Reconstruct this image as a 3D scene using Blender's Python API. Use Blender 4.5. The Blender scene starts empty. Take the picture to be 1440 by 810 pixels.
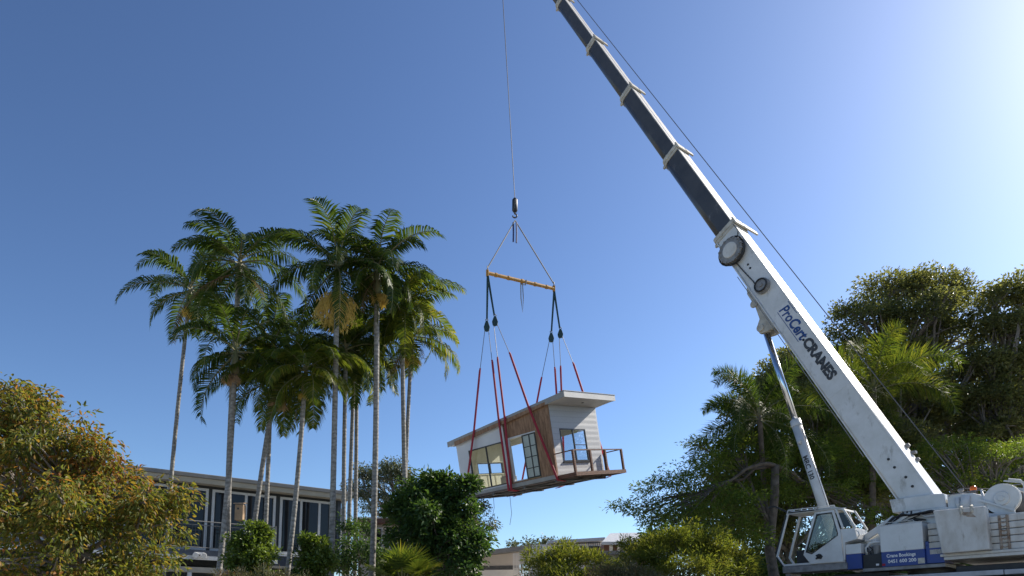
import bpy, bmesh, math, random
import numpy as np
from math import sin, cos, pi, radians as R
from mathutils import Vector, Matrix
V = Vector
rnd = random.Random(7)
NR = np.random.default_rng(11)
scene = bpy.context.scene
COL = scene.collection

# ------------------------------------------------------------------ camera
PITCH, FPX, YP = 0.1164, 960.0, 773.0
CP, SP = cos(PITCH), sin(PITCH)
CAMPOS = V((0, 0, 1.6))
cam_d = bpy.data.cameras.new('camera')
cam = bpy.data.objects.new('camera', cam_d)
COL.objects.link(cam)
cam.location = CAMPOS
cam.rotation_euler = (pi / 2 + PITCH, 0, 0)
cam_d.sensor_width = 36
cam_d.lens = 24
cam_d.shift_y = (YP - 405) / 1440
cam_d.clip_start = 0.1
cam_d.clip_end = 3000
scene.camera = cam


def ray(px, py):
    w = (YP - py) / FPX
    return V(((px - 720) / FPX, CP - SP * w, SP + CP * w))


def at(px, py, Y):
    """world point seen at photo pixel (px, py) at distance Y in front of the camera"""
    d = ray(px, py)
    return CAMPOS + d * (Y / d.y)


def ground_z(y):
    t = min(1, max(0, (y - 4) / 12))
    return 1.2 * t * t * (3 - 2 * t)


# ------------------------------------------------------------------ materials
def _nt(name):
    m = bpy.data.materials.new(name)
    m.use_nodes = True
    nt = m.node_tree
    for n in list(nt.nodes):
        nt.nodes.remove(n)
    out = nt.nodes.new('ShaderNodeOutputMaterial')
    return m, nt, out


def paint(name, col, rough=0.5, col2=None, scale=3.0, thr=(0.35, 0.65), metal=0.0, bump=0.0, bscale=40, stretch=(1, 1, 1), spec=0.5, coat=0.0, chips=None):
    """surface with noise-driven wear between two colours"""
    m, nt, out = _nt(name)
    b = nt.nodes.new('ShaderNodeBsdfPrincipled')
    nt.links.new(b.outputs[0], out.inputs[0])
    tc = nt.nodes.new('ShaderNodeTexCoord')
    mp = nt.nodes.new('ShaderNodeMapping')
    mp.inputs['Scale'].default_value = stretch
    nt.links.new(tc.outputs['Object'], mp.inputs[0])
    nz = nt.nodes.new('ShaderNodeTexNoise')
    nz.inputs['Scale'].default_value = scale
    nz.inputs['Detail'].default_value = 6
    nz.inputs['Roughness'].default_value = 0.65
    nt.links.new(mp.outputs[0], nz.inputs['Vector'])
    rp = nt.nodes.new('ShaderNodeValToRGB')
    if col2 is None:
        col2 = tuple(c * 0.8 for c in col)
    rp.color_ramp.elements[0].position = thr[0]
    rp.color_ramp.elements[1].position = thr[1]
    rp.color_ramp.elements[0].color = (*col2, 1)
    rp.color_ramp.elements[1].color = (*col, 1)
    nt.links.new(nz.outputs['Fac'], rp.inputs[0])
    colour = rp.outputs[0]
    if chips:
        # scuffs and grease: (colour, noise scale, threshold, stretch)
        mp2 = nt.nodes.new('ShaderNodeMapping')
        mp2.inputs['Scale'].default_value = chips[3]
        nt.links.new(tc.outputs['Object'], mp2.inputs[0])
        n3 = nt.nodes.new('ShaderNodeTexNoise')
        n3.inputs['Scale'].default_value = chips[1]
        n3.inputs['Detail'].default_value = 8
        n3.inputs['Roughness'].default_value = 0.7
        nt.links.new(mp2.outputs[0], n3.inputs['Vector'])
        r3 = nt.nodes.new('ShaderNodeMapRange')
        r3.inputs['From Min'].default_value = chips[2]
        r3.inputs['From Max'].default_value = chips[2] + 0.12
        r3.inputs['To Max'].default_value = 0.75
        nt.links.new(n3.outputs['Fac'], r3.inputs['Value'])
        m3 = nt.nodes.new('ShaderNodeMix')
        m3.data_type = 'RGBA'
        nt.links.new(r3.outputs['Result'], m3.inputs['Factor'])
        nt.links.new(colour, m3.inputs['A'])
        m3.inputs['B'].default_value = (*chips[0], 1)
        colour = m3.outputs['Result']
    nt.links.new(colour, b.inputs['Base Color'])
    b.inputs['Roughness'].default_value = rough
    b.inputs['Metallic'].default_value = metal
    b.inputs['Specular IOR Level'].default_value = spec
    b.inputs['Coat Weight'].default_value = coat
    if bump:
        n2 = nt.nodes.new('ShaderNodeTexNoise')
        n2.inputs['Scale'].default_value = bscale
        n2.inputs['Detail'].default_value = 4
        nt.links.new(mp.outputs[0], n2.inputs['Vector'])
        bp = nt.nodes.new('ShaderNodeBump')
        bp.inputs['Strength'].default_value = bump
        bp.inputs['Distance'].default_value = 0.02
        nt.links.new(n2.outputs['Fac'], bp.inputs['Height'])
        nt.links.new(bp.outputs[0], b.inputs['Normal'])
    return m


def leafmat(name, cols, rough=0.45, trans=0.4, tcol=1.6, spec=0.4, patch=0.45, pscale=0.9):
    """leaf: every leaf has its own tone (random per mesh island), light passes through it"""
    m, nt, out = _nt(name)
    g = nt.nodes.new('ShaderNodeNewGeometry')
    rp = nt.nodes.new('ShaderNodeValToRGB')
    cr = rp.color_ramp
    n = len(cols)
    cr.elements[0].color = (*cols[0], 1)
    cr.elements[1].color = (*cols[-1], 1)
    for i in range(1, n - 1):
        e = cr.elements.new(i / (n - 1))
        e.color = (*cols[i], 1)
    # whole branches drift in tone as well as single leaves
    tc = nt.nodes.new('ShaderNodeTexCoord')
    nz = nt.nodes.new('ShaderNodeTexNoise')
    nz.inputs['Scale'].default_value = pscale
    nz.inputs['Detail'].default_value = 3
    nt.links.new(tc.outputs['Object'], nz.inputs['Vector'])
    st = nt.nodes.new('ShaderNodeMapRange')
    st.inputs['From Min'].default_value = 0.3
    st.inputs['From Max'].default_value = 0.7
    nt.links.new(nz.outputs['Fac'], st.inputs['Value'])
    mf = nt.nodes.new('ShaderNodeMix')
    mf.inputs['Factor'].default_value = patch
    nt.links.new(g.outputs['Random Per Island'], mf.inputs['A'])
    nt.links.new(st.outputs['Result'], mf.inputs['B'])
    nt.links.new(mf.outputs['Result'], rp.inputs[0])
    b = nt.nodes.new('ShaderNodeBsdfPrincipled')
    b.inputs['Roughness'].default_value = rough
    b.inputs['Specular IOR Level'].default_value = spec
    nt.links.new(rp.outputs[0], b.inputs['Base Color'])
    t = nt.nodes.new('ShaderNodeBsdfTranslucent')
    mx = nt.nodes.new('ShaderNodeMix')
    mx.data_type = 'RGBA'
    mx.blend_type = 'MULTIPLY'
    mx.inputs['Factor'].default_value = 1
    nt.links.new(rp.outputs[0], mx.inputs['A'])
    mx.inputs['B'].default_value = (tcol * 1.15, tcol * 1.1, tcol * 0.55, 1)
    nt.links.new(mx.outputs['Result'], t.inputs['Color'])
    ms = nt.nodes.new('ShaderNodeMixShader')
    ms.inputs[0].default_value = trans
    nt.links.new(b.outputs[0], ms.inputs[1])
    nt.links.new(t.outputs[0], ms.inputs[2])
    nt.links.new(ms.outputs[0], out.inputs[0])
    return m


def clearglass(name, tint=(0.75, 0.8, 0.8), refl=0.1):
    m, nt, out = _nt(name)
    tr = nt.nodes.new('ShaderNodeBsdfTransparent')
    tr.inputs[0].default_value = (*tint, 1)
    gl = nt.nodes.new('ShaderNodeBsdfGlossy')
    gl.inputs['Roughness'].default_value = 0.02
    lw = nt.nodes.new('ShaderNodeLayerWeight')
    lw.inputs['Blend'].default_value = 0.5
    fr = nt.nodes.new('ShaderNodeMath')
    fr.operation = 'POWER'
    fr.inputs[1].default_value = 4.0
    nt.links.new(lw.outputs['Facing'], fr.inputs[0])
    ad = nt.nodes.new('ShaderNodeMath')
    ad.operation = 'ADD'
    ad.inputs[1].default_value = refl
    nt.links.new(fr.outputs[0], ad.inputs[0])
    ms = nt.nodes.new('ShaderNodeMixShader')
    nt.links.new(ad.outputs[0], ms.inputs[0])
    nt.links.new(tr.outputs[0], ms.inputs[1])
    nt.links.new(gl.outputs[0], ms.inputs[2])
    nt.links.new(ms.outputs[0], out.inputs[0])
    return m


def banded(name, c1, c2, scale, axis='Z', rough=0.6, dist=2.0, width=(0.4, 0.6), bump=0.3, noise=0.25):
    """rings or boards along one object axis, with noise"""
    m, nt, out = _nt(name)
    b = nt.nodes.new('ShaderNodeBsdfPrincipled')
    b.inputs['Roughness'].default_value = rough
    nt.links.new(b.outputs[0], out.inputs[0])
    tc = nt.nodes.new('ShaderNodeTexCoord')
    wv = nt.nodes.new('ShaderNodeTexWave')
    wv.bands_direction = axis
    wv.inputs['Scale'].default_value = scale
    wv.inputs['Distortion'].default_value = dist
    wv.inputs['Detail'].default_value = 2
    wv.inputs['Detail Scale'].default_value = 1.5
    nt.links.new(tc.outputs['Object'], wv.inputs[0])
    rp = nt.nodes.new('ShaderNodeValToRGB')
    rp.color_ramp.elements[0].position = width[0]
    rp.color_ramp.elements[1].position = width[1]
    rp.color_ramp.elements[0].color = (*c1, 1)
    rp.color_ramp.elements[1].color = (*c2, 1)
    nt.links.new(wv.outputs['Fac'], rp.inputs[0])
    nz = nt.nodes.new('ShaderNodeTexNoise')
    nz.inputs['Scale'].default_value = 9
    nz.inputs['Detail'].default_value = 5
    nt.links.new(tc.outputs['Object'], nz.inputs['Vector'])
    r2 = nt.nodes.new('ShaderNodeValToRGB')
    r2.color_ramp.elements[0].position = 0.3
    r2.color_ramp.elements[1].position = 0.7
    r2.color_ramp.elements[0].color = (1 - 2 * noise,) * 3 + (1,)
    r2.color_ramp.elements[1].color = (1, 1, 1, 1)
    nt.links.new(nz.outputs['Fac'], r2.inputs[0])
    mx = nt.nodes.new('ShaderNodeMix')
    mx.data_type = 'RGBA'
    mx.blend_type = 'MULTIPLY'
    mx.inputs['Factor'].default_value = 1
    nt.links.new(rp.outputs[0], mx.inputs['A'])
    nt.links.new(r2.outputs[0], mx.inputs['B'])
    nt.links.new(mx.outputs['Result'], b.inputs['Base Color'])
    bp = nt.nodes.new('ShaderNodeBump')
    bp.inputs['Strength'].default_value = bump
    bp.inputs['Distance'].default_value = 0.02
    nt.links.new(wv.outputs['Fac'], bp.inputs['Height'])
    nt.links.new(bp.outputs[0], b.inputs['Normal'])
    return m


M = {}
M['white'] = paint('crane_white_paint', (0.69, 0.69, 0.68), 0.38, (0.56, 0.56, 0.53), 1.6, (0.28, 0.62), bump=0.05, bscale=3, coat=0.15, chips=((0.33, 0.31, 0.27), 2.6, .585, (1, 1, .45)))
M['dirty'] = paint('weathered_white_paint', (0.62, 0.61, 0.58), 0.55, (0.40, 0.36, 0.30), 2.2, (0.25, 0.6), stretch=(1, 1, .5), bump=0.12, bscale=8, chips=((0.25, 0.20, 0.14), 3.2, .58, (1.6, 1.6, .4)))
M['rust'] = paint('rust', (0.42, 0.36, 0.30), 0.8, (0.20, 0.12, 0.07), 6, bump=.3)
M['blue'] = paint('crane_blue_paint', (0.012, 0.045, 0.26), 0.4, (0.02, 0.05, 0.20), 3)
M['navy'] = paint('boom_dark_paint', (0.040, 0.041, 0.045), 0.36, (0.07, 0.07, 0.072), 1.6, (.3, .75), stretch=(1, 1, 1), bump=0.1, bscale=5, chips=((0.24, 0.24, 0.24), 3.0, .61, (1, 1, .5)))
M['beige'] = paint('worn_cream_paint', (0.56, 0.53, 0.46), 0.6, (0.38, 0.35, 0.29), 4)
M['topstrip'] = paint('boom_top_pale', (0.62, 0.59, 0.54), 0.5, (0.45, 0.41, 0.36), 3)  # pale tone for the upper faces of the dark boom sections
M['black'] = paint('black_rubber_paint', (0.015, 0.015, 0.017), 0.55, (0.03, 0.03, 0.03), 5)
M['darkgrey'] = paint('dark_grey_steel', (0.055, 0.057, 0.06), 0.5, (0.10, 0.095, 0.09), 5)
M['grey'] = paint('grey_steel', (0.28, 0.28, 0.28), 0.5, (0.17, 0.165, 0.16), 5)
M['chrome'] = paint('chromed_rod', (0.72, 0.74, 0.78), 0.13, (0.66, 0.69, 0.73), 2, metal=1.0)
M['steelrope'] = paint('steel_rope', (0.13, 0.13, 0.14), 0.5, (0.07, 0.07, 0.07), 30, metal=0.3)
M['orange'] = paint('amber_beacon', (0.85, 0.16, 0.015), 0.25)
M['rail'] = paint('deck_rail_paint', (0.46, 0.48, 0.52), 0.5, (0.34, 0.35, 0.37), 3)
M['tyre'] = paint('tyre_rubber', (0.02, 0.02, 0.02), 0.8)
M['text_black'] = paint('lettering_black', (0.03, 0.03, 0.035), 0.5, (.07, .07, .07), 9)
M['text_blue'] = paint('lettering_blue', (0.02, 0.07, 0.24), 0.5)
M['text_white'] = paint('lettering_white', (0.8, 0.8, 0.8), 0.5)
M['glass'] = clearglass('clear_glass', (.93, .95, .95), .03)
M['mirrorglass'] = clearglass('reflecting_glass', (.86, .89, .91), .10)
M['cabglass'] = clearglass('tinted_cab_glass', (0.72, 0.72, 0.64), 0.08)
M['darkglass'] = paint('dark_window_glass', (0.012, 0.014, 0.017), 0.03, (0.022, 0.024, 0.028), 0.8, spec=0.35)
M['redsling'] = paint('red_webbing', (0.36, 0.012, 0.03), 0.7, (0.24, 0.01, 0.03), 12)
M['greensling'] = paint('dark_green_webbing', (0.012, 0.06, 0.06), 0.7, (0.02, 0.04, 0.05), 12)
M['yellow'] = paint('worn_yellow_paint', (0.55, 0.27, 0.035), 0.55, (0.28, 0.15, 0.04), 5)
M['bluerod'] = paint('blue_strap', (0.05, 0.07, 0.2), 0.6)
M['ply'] = paint('plywood', (0.36, 0.215, 0.125), 0.75, (0.17, 0.092, 0.05), 3.2, (.33, .62), stretch=(1, 2.6, .55), bump=.05)
M['timber'] = banded('stained_timber', (0.14, 0.055, 0.03), (0.22, 0.09, 0.05), 3, 'Z', 0.6, 5, (.2, .8), .05)
M['palecladding'] = banded('horizontal_weatherboard', (0.47, 0.475, 0.48), (0.55, 0.555, 0.56), 1.05, 'Z', 0.5, 0, (.0, .10), .25, .04)
M['whitewall'] = paint('white_sheeting', (0.66, 0.67, 0.68), 0.5, (0.6, 0.61, 0.62), 1)
M['soffit'] = paint('soffit_white', (0.58, 0.57, 0.55), 0.6, (.5, .5, .48), 1)
M['roofgrey'] = paint('roof_edge_grey', (0.34, 0.34, 0.33), 0.5, (.27, .27, .26), 2)
M['innerwall'] = paint('raw_pine_lining', (0.62, 0.60, 0.44), 0.7, (0.54, 0.52, 0.38), 2, stretch=(1, 4, 1))
M['underfloor'] = paint('underfloor_timber', (0.16, 0.13, 0.115), 0.8, (0.09, 0.075, 0.07), 2, stretch=(6, 1, 1))
M['blackframe'] = paint('black_aluminium', (0.014, 0.017, 0.022), 0.35)
M['whiteframe'] = paint('white_window_frame', (0.66, 0.67, 0.68), 0.45, (.56, .57, .58), 2)
M['greenpane'] = paint('translucent_film', (0.40, 0.46, 0.44), 0.3, (0.32, 0.38, 0.36), 3)
M['mattress'] = paint('quilted_cloth', (0.6, 0.6, 0.58), 0.8)
M['limecloth'] = paint('lime_cloth', (0.55, 0.55, 0.05), 0.8)
M['charwall'] = paint('charcoal_weatherboard', (0.03, 0.037, 0.042), 0.6, (0.04, 0.047, 0.05), 2)
M['bluegrey'] = paint('blue_grey_board', (0.055, 0.07, 0.1), 0.6)
M['cream'] = paint('cream_fascia', (0.50, 0.46, 0.38), 0.6, (0.42, 0.385, 0.32), 1.5)
M['gutter'] = paint('grey_gutter', (0.25, 0.25, 0.255), 0.45, (.2, .2, .2), 2)
M['tanbox'] = paint('tan_plywood', (0.42, 0.28, 0.16), 0.7, (.32, .21, .12), 6)
M['render'] = paint('cement_render', (0.66, 0.59, 0.52), 0.8, (0.58, 0.52, 0.46), 0.7)
M['render2'] = paint('pale_render', (0.76, 0.73, 0.69), 0.8, (0.7, 0.67, 0.63), 0.7)
M['brownfascia'] = paint('brown_fascia', (0.17, 0.075, 0.05), 0.6)
M['tinroof'] = banded('corrugated_roof', (0.55, 0.57, 0.58), (0.66, 0.67, 0.68), 6, 'X', 0.5, 0, (.3, .7), .3, .1)
M['bounceground'] = paint('pale_bounce_ground', (0.36, 0.34, 0.30), 0.9, (0.30, 0.28, 0.23), 0.35, bump=.5, bscale=12)  # unseen ground, made gravel pale to bounce fill light onto shaded sides
M['palmbark'] = banded('ringed_palm_bark', (0.25, 0.235, 0.21), (0.35, 0.335, 0.305), 2.3, 'Z', 0.85, 6.5, (.0, .5), .3, .26)
M['shaft'] = paint('palm_crownshaft', (0.16, 0.19, 0.085), 0.45, (0.22, 0.18, 0.10), 5, stretch=(1, 1, .3))
M['bark'] = paint('tree_bark', (0.16, 0.135, 0.11), 0.85, (0.075, 0.06, 0.048), 5, bump=.6, bscale=14)
M['greybark'] = paint('grey_tree_bark', (0.24, 0.215, 0.19), 0.85, (0.12, 0.105, 0.09), 5, bump=.6, bscale=14)
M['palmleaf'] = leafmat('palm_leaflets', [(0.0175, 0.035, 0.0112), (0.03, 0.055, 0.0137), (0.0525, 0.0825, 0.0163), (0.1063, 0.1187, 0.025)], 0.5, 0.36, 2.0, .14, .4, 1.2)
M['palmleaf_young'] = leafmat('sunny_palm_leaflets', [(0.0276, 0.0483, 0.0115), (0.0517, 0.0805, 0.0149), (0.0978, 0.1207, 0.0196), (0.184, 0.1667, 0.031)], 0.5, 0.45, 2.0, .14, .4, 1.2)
M['deadleaf'] = leafmat('dead_palm_leaflets', [(0.10, 0.06, 0.035), (0.17, 0.11, 0.06), (0.26, 0.17, 0.09)], 0.7, 0.25, 1.2, .2)
M['flower'] = leafmat('golden_flower_strands', [(0.50, 0.37, 0.10), (0.66, 0.50, 0.16), (0.54, 0.42, 0.17)], 0.7, 0.3, 1.2, .2)
M['pinkflower'] = leafmat('pinkish_flower_strands', [(0.42, 0.30, 0.20), (0.52, 0.38, 0.26), (0.38, 0.27, 0.19)], 0.7, 0.3, 1.2, .2)
M['autumn'] = leafmat('yellowing_leaves', [(0.035, 0.055, 0.016), (0.07, 0.095, 0.022), (0.10, 0.12, 0.026), (0.14, 0.14, 0.028), (0.20, 0.15, 0.032), (0.26, 0.115, 0.034), (0.23, 0.06, 0.03)], 0.5, 0.45, 1.8, .25, .35, .7)
M['figleaf'] = leafmat('fig_leaves', [(0.0571, 0.0686, 0.0285), (0.0928, 0.1057, 0.0429), (0.1429, 0.1499, 0.0629), (0.2143, 0.207, 0.0928)], 0.42, 0.45, 2.0, .35, .4, .5)
M['feather'] = leafmat('feathery_leaves', [(0.0466, 0.0854, 0.0186), (0.0776, 0.1242, 0.0248), (0.1242, 0.1708, 0.031), (0.1863, 0.1786, 0.0466)], 0.5, 0.48, 1.8, .25)
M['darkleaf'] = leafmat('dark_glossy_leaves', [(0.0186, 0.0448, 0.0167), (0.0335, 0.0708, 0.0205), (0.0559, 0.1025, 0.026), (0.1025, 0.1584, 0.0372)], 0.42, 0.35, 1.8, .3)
M['shrubleaf'] = leafmat('shrub_leaves', [(0.0437, 0.0858, 0.0187), (0.078, 0.1248, 0.0234), (0.1248, 0.1794, 0.0343), (0.1872, 0.234, 0.0468)], 0.35, 0.35, 1.5, .5)
M['gumleaf'] = leafmat('gum_leaves', [(0.0585, 0.0819, 0.0429), (0.0975, 0.117, 0.0624), (0.1463, 0.1599, 0.0878)], 0.45, 0.25, 1.4)
M['limeleaf'] = leafmat('yellow_green_leaves', [(0.0572, 0.0858, 0.016), (0.103, 0.1316, 0.0229), (0.1602, 0.1773, 0.0343), (0.1945, 0.183, 0.0458)], 0.5, 0.46, 1.6, .25)
M['pinkbrush'] = leafmat('pink_brush_leaves', [(0.07, 0.085, 0.04), (0.09, 0.10, 0.05), (0.12, 0.11, 0.06), (0.26, 0.11, 0.08)], 0.6, 0.3, 1.2)


# ------------------------------------------------------------------ object helpers
def tag(o, label=None, cat=None, group=None, kind=None):
    if label: o['label'] = label
    if cat: o['category'] = cat
    if group: o['group'] = group
    if kind: o['kind'] = kind
    return o


def empty(name, loc=(0, 0, 0), mat=None):
    o = bpy.data.objects.new(name, None)
    o.empty_display_size = 0.3
    COL.objects.link(o)
    if mat is not None:
        o.matrix_world = mat
    else:
        o.location = loc
    return o


class MB:
    """collects geometry, then becomes ONE mesh object"""

    def __init__(s):
        s.v, s.f, s.mi = [], [], []
        s.cur = 0

    def poly(s, pts, faces):
        b = len(s.v)
        s.v += [tuple(p) for p in pts]
        for f in faces:
            s.f.append(tuple(b + i for i in f))
            s.mi.append(s.cur)
        return s

    def box(s, c, d, rot=None):
        c = V(c)
        P = []
        for k in (-.5, .5):
            for j in (-.5, .5):
                for i in (-.5, .5):
                    q = V((i * d[0], j * d[1], k * d[2]))
                    if rot: q = rot @ q
                    P.append(c + q)
        return s.poly(P, [(0, 2, 3, 1), (4, 5, 7, 6), (0, 1, 5, 4), (2, 6, 7, 3), (0, 4, 6, 2), (1, 3, 7, 5)])

    def span(s, a, b):
        a, b = V(a), V(b)
        return s.box((a + b) / 2, [abs(b[i] - a[i]) for i in range(3)])

    def prism(s, pts, d):
        """polygon pts (3D) extruded by vector d"""
        n = len(pts)
        d = V(d)
        P = [V(p) for p in pts] + [V(p) + d for p in pts]
        F = [tuple(range(n))[::-1], tuple(range(n, 2 * n))]
        F += [(i, (i + 1) % n, n + (i + 1) % n, n + i) for i in range(n)]
        return s.poly(P, F)

    def bar(s, a, b, w, h=None, up=(0, 0, 1)):
        a, b = V(a), V(b)
        h = h or w
        t = (b - a).normalized()
        u = V(up)
        sd = t.cross(u)
        if sd.length < 1e-4: sd = t.cross(V((1, 0, 0)))
        sd.normalize()
        u = sd.cross(t).normalized()
        q = [sd * (i * w / 2) + u * (j * h / 2) for i, j in ((-1, -1), (1, -1), (1, 1), (-1, 1))]
        return s.poly([a + x for x in q] + [b + x for x in q], [(0, 1, 2, 3), (7, 6, 5, 4), (0, 4, 5, 1), (1, 5, 6, 2), (2, 6, 7, 3), (3, 7, 4, 0)])

    def tube(s, pts, r, n=8, cap=True):
        pts = [V(p) for p in pts]
        m = len(pts)
        rs = r if isinstance(r, (list, tuple)) else [r] * m
        b = len(s.v)
        ref = None
        for i, p in enumerate(pts):
            t = (pts[min(i + 1, m - 1)] - pts[max(i - 1, 0)])
            t.normalize()
            if ref is None:
                ref = t.orthogonal().normalized()
            ref = (ref - t * ref.dot(t))
            if ref.length < 1e-5: ref = t.orthogonal()
            ref.normalize()
            w = t.cross(ref)
            for k in range(n):
                a = 2 * pi * k / n
                s.v.append(tuple(p + (ref * cos(a) + w * sin(a)) * rs[i]))
        for i in range(m - 1):
            for k in range(n):
                k2 = (k + 1) % n
                s.f.append((b + i * n + k, b + i * n + k2, b + (i + 1) * n + k2, b + (i + 1) * n + k))
                s.mi.append(s.cur)
        if cap:
            s.f.append(tuple(b + k for k in range(n))[::-1]); s.mi.append(s.cur)
            s.f.append(tuple(b + (m - 1) * n + k for k in range(n))); s.mi.append(s.cur)
        return s

    def lathe(s, c, axis, prof, n=24):
        """prof: list of (distance along axis, radius)"""
        c, a = V(c), V(axis).normalized()
        return s.tube([c + a * d for d, r in prof], [max(r, .001) for d, r in prof], n) if all(abs(prof[i + 1][0] - prof[i][0]) > 1e-6 for i in range(len(prof) - 1)) else s._lathe(c, a, prof, n)

    def _lathe(s, c, a, prof, n):
        ref = a.orthogonal().normalized()
        w = a.cross(ref)
        b = len(s.v)
        for d, r in prof:
            for k in range(n):
                t = 2 * pi * k / n
                s.v.append(tuple(c + a * d + (ref * cos(t) + w * sin(t)) * max(r, .001)))
        for i in range(len(prof) - 1):
            for k in range(n):
                k2 = (k + 1) % n
                s.f.append((b + i * n + k, b + i * n + k2, b + (i + 1) * n + k2, b + (i + 1) * n + k)); s.mi.append(s.cur)
        s.f.append(tuple(b + k for k in range(n))[::-1]); s.mi.append(s.cur)
        s.f.append(tuple(b + (len(prof) - 1) * n + k for k in range(n))); s.mi.append(s.cur)
        return s

    def pieces(s):
        """split into one collector per loose piece"""
        par = list(range(len(s.v)))

        def find(i):
            while par[i] != i:
                par[i] = par[par[i]]
                i = par[i]
            return i
        for f in s.f:
            for i in f[1:]:
                par[find(i)] = find(f[0])
        out = {}
        for f in s.f:
            r = find(f[0])
            if r not in out: out[r] = (MB(), {})
            m, mp = out[r]
            q = []
            for i in f:
                if i not in mp:
                    mp[i] = len(m.v)
                    m.v.append(s.v[i])
                q.append(mp[i])
            m.f.append(tuple(q))
            m.mi.append(0)
        return [m for m, _ in out.values()]

    def build_each(s, name, mats, parent=None, **kw):
        """every loose piece becomes a part of its own"""
        return [m.build(name, mats, parent, **kw) for m in s.pieces()]

    def build(s, name, mats, parent=None, origin=None, bevel=0, smooth=False, mat=None):
        me = bpy.data.meshes.new(name)
        vs = s.v
        if origin is not None:
            o_ = V(origin)
            vs = [tuple(V(p) - o_) for p in vs]
        me.from_pydata(vs, [], s.f)
        mats = mats if isinstance(mats, (list, tuple)) else [mats]
        for m in mats: me.materials.append(m)
        if len(mats) > 1:
            me.polygons.foreach_set('material_index', s.mi)
        if smooth:
            me.polygons.foreach_set('use_smooth', [len(p.vertices) < 5 for p in me.polygons])
        me.update()
        o = bpy.data.objects.new(name, me)
        COL.objects.link(o)
        if parent is not None: o.parent = parent
        if origin is not None: o.location = origin
        if bevel:
            md = o.modifiers.new('bevel', 'BEVEL')
            md.width = bevel
            md.segments = 2
            md.limit_method = 'ANGLE'
        return o


def np_mesh(name, verts, tris, mat, parent=None, origin=None):
    me = bpy.data.meshes.new(name)
    nv, nf = len(verts), len(tris)
    if origin is not None: verts = verts - np.array(origin)
    me.vertices.add(nv)
    me.vertices.foreach_set('co', verts.astype(np.float32).ravel())
    k = tris.shape[1]
    me.loops.add(nf * k)
    me.loops.foreach_set('vertex_index', tris.astype(np.int32).ravel())
    me.polygons.add(nf)
    me.polygons.foreach_set('loop_start', np.arange(0, nf * k, k, dtype=np.int32))
    me.polygons.foreach_set('loop_total', np.full(nf, k, dtype=np.int32))
    me.materials.append(mat)
    me.update(calc_edges=True)
    o = bpy.data.objects.new(name, me)
    COL.objects.link(o)
    if parent is not None: o.parent = parent
    if origin is not None: o.location = origin
    return o


def text_mesh(body, size, bold=0.0, shear=0.0):
    cu = bpy.data.curves.new('lettering', 'FONT')
    cu.body = body
    cu.size = size
    cu.offset = bold
    cu.shear = shear
    cu.resolution_u = 3
    o = bpy.data.objects.new('lettering_source', cu)
    COL.objects.link(o)
    dg = bpy.context.evaluated_depsgraph_get()
    me = bpy.data.meshes.new_from_object(o.evaluated_get(dg))
    bpy.data.objects.remove(o)
    me.name = 'lettering'
    return me


def place_text(body, size, mapf, mat, parent, bold=0.0, shear=0.0, name='lettering', width=None, cuts=()):
    me = text_mesh(body, size, bold, shear)
    xs = [v.co.x for v in me.vertices]
    k = 1 if width is None else width / (max(xs) - min(xs))
    x0 = min(xs)
    if cuts:
        bm = bmesh.new()
        bm.from_mesh(me)
        for yc in cuts:
            bmesh.ops.bisect_plane(bm, geom=bm.verts[:] + bm.edges[:] + bm.faces[:], plane_co=(0, yc, 0), plane_no=(0, 1, 0))
        bm.to_mesh(me)
        bm.free()
    for v in me.vertices:
        v.co = mapf((v.co.x - x0) * k, v.co.y)
    me.materials.clear()
    me.materials.append(mat)
    o = bpy.data.objects.new(name, me)
    COL.objects.link(o)
    o.parent = parent
    return o

# ================================================================== CRANE
# local frame: x forward (boom heading), y towards the camera side, z up
CF = at(1310, 712, 20.5)
AX = V((-0.62638535, 0.77951356, 0)).normalized()
AY = V((-AX.y, AX.x, 0))
if AY.y > 0: AY = -AY
CO = V((CF.x, CF.y, 0))
CM = Matrix(((AX.x, AY.x, 0, CO.x), (AX.y, AY.y, 0, CO.y), (0, 0, 1, 0), (0, 0, 0, 1)))
crane = empty('mobile_crane', mat=CM)
tag(crane, 'white and blue truck mounted telescopic crane with its long boom raised over the garden', 'crane')


def cl(px, py, y):
    """point of the crane's own frame on its lengthwise plane at sideways offset y"""
    d = ray(px, py)
    s = ((CO + AY * y - CAMPOS).dot(AY)) / d.dot(AY)
    P = CAMPOS + d * s - CO
    return V((P.dot(AX), y, P.z))


BD = V((0.4741, 0, 0.8805)).normalized()
BN = V((-BD.z, 0, BD.x))
B0 = V((0.35, 0, 5.6))


def B(s, y, n): return B0 + BD * s + BN * n + V((0, y, 0))


def bs(p):
    q = V(p) - B0
    return q.dot(BD), q.dot(BN)


def boom_profile(w, h, c, top=0.0, rnd_=0.55):
    """(y, n) outline: flat top plate, straight sides, rounded underside"""
    pts = [(-w, c + h), (w, c + h)]
    lo = c - h * (1 - rnd_)
    pts.append((w, lo))
    for a in range(1, 10):
        t = pi * a / 10
        pts.append((w * cos(t), lo - (h * rnd_) * sin(t) ** 0.8 - 0))
    pts.append((-w, lo))
    return pts


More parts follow.
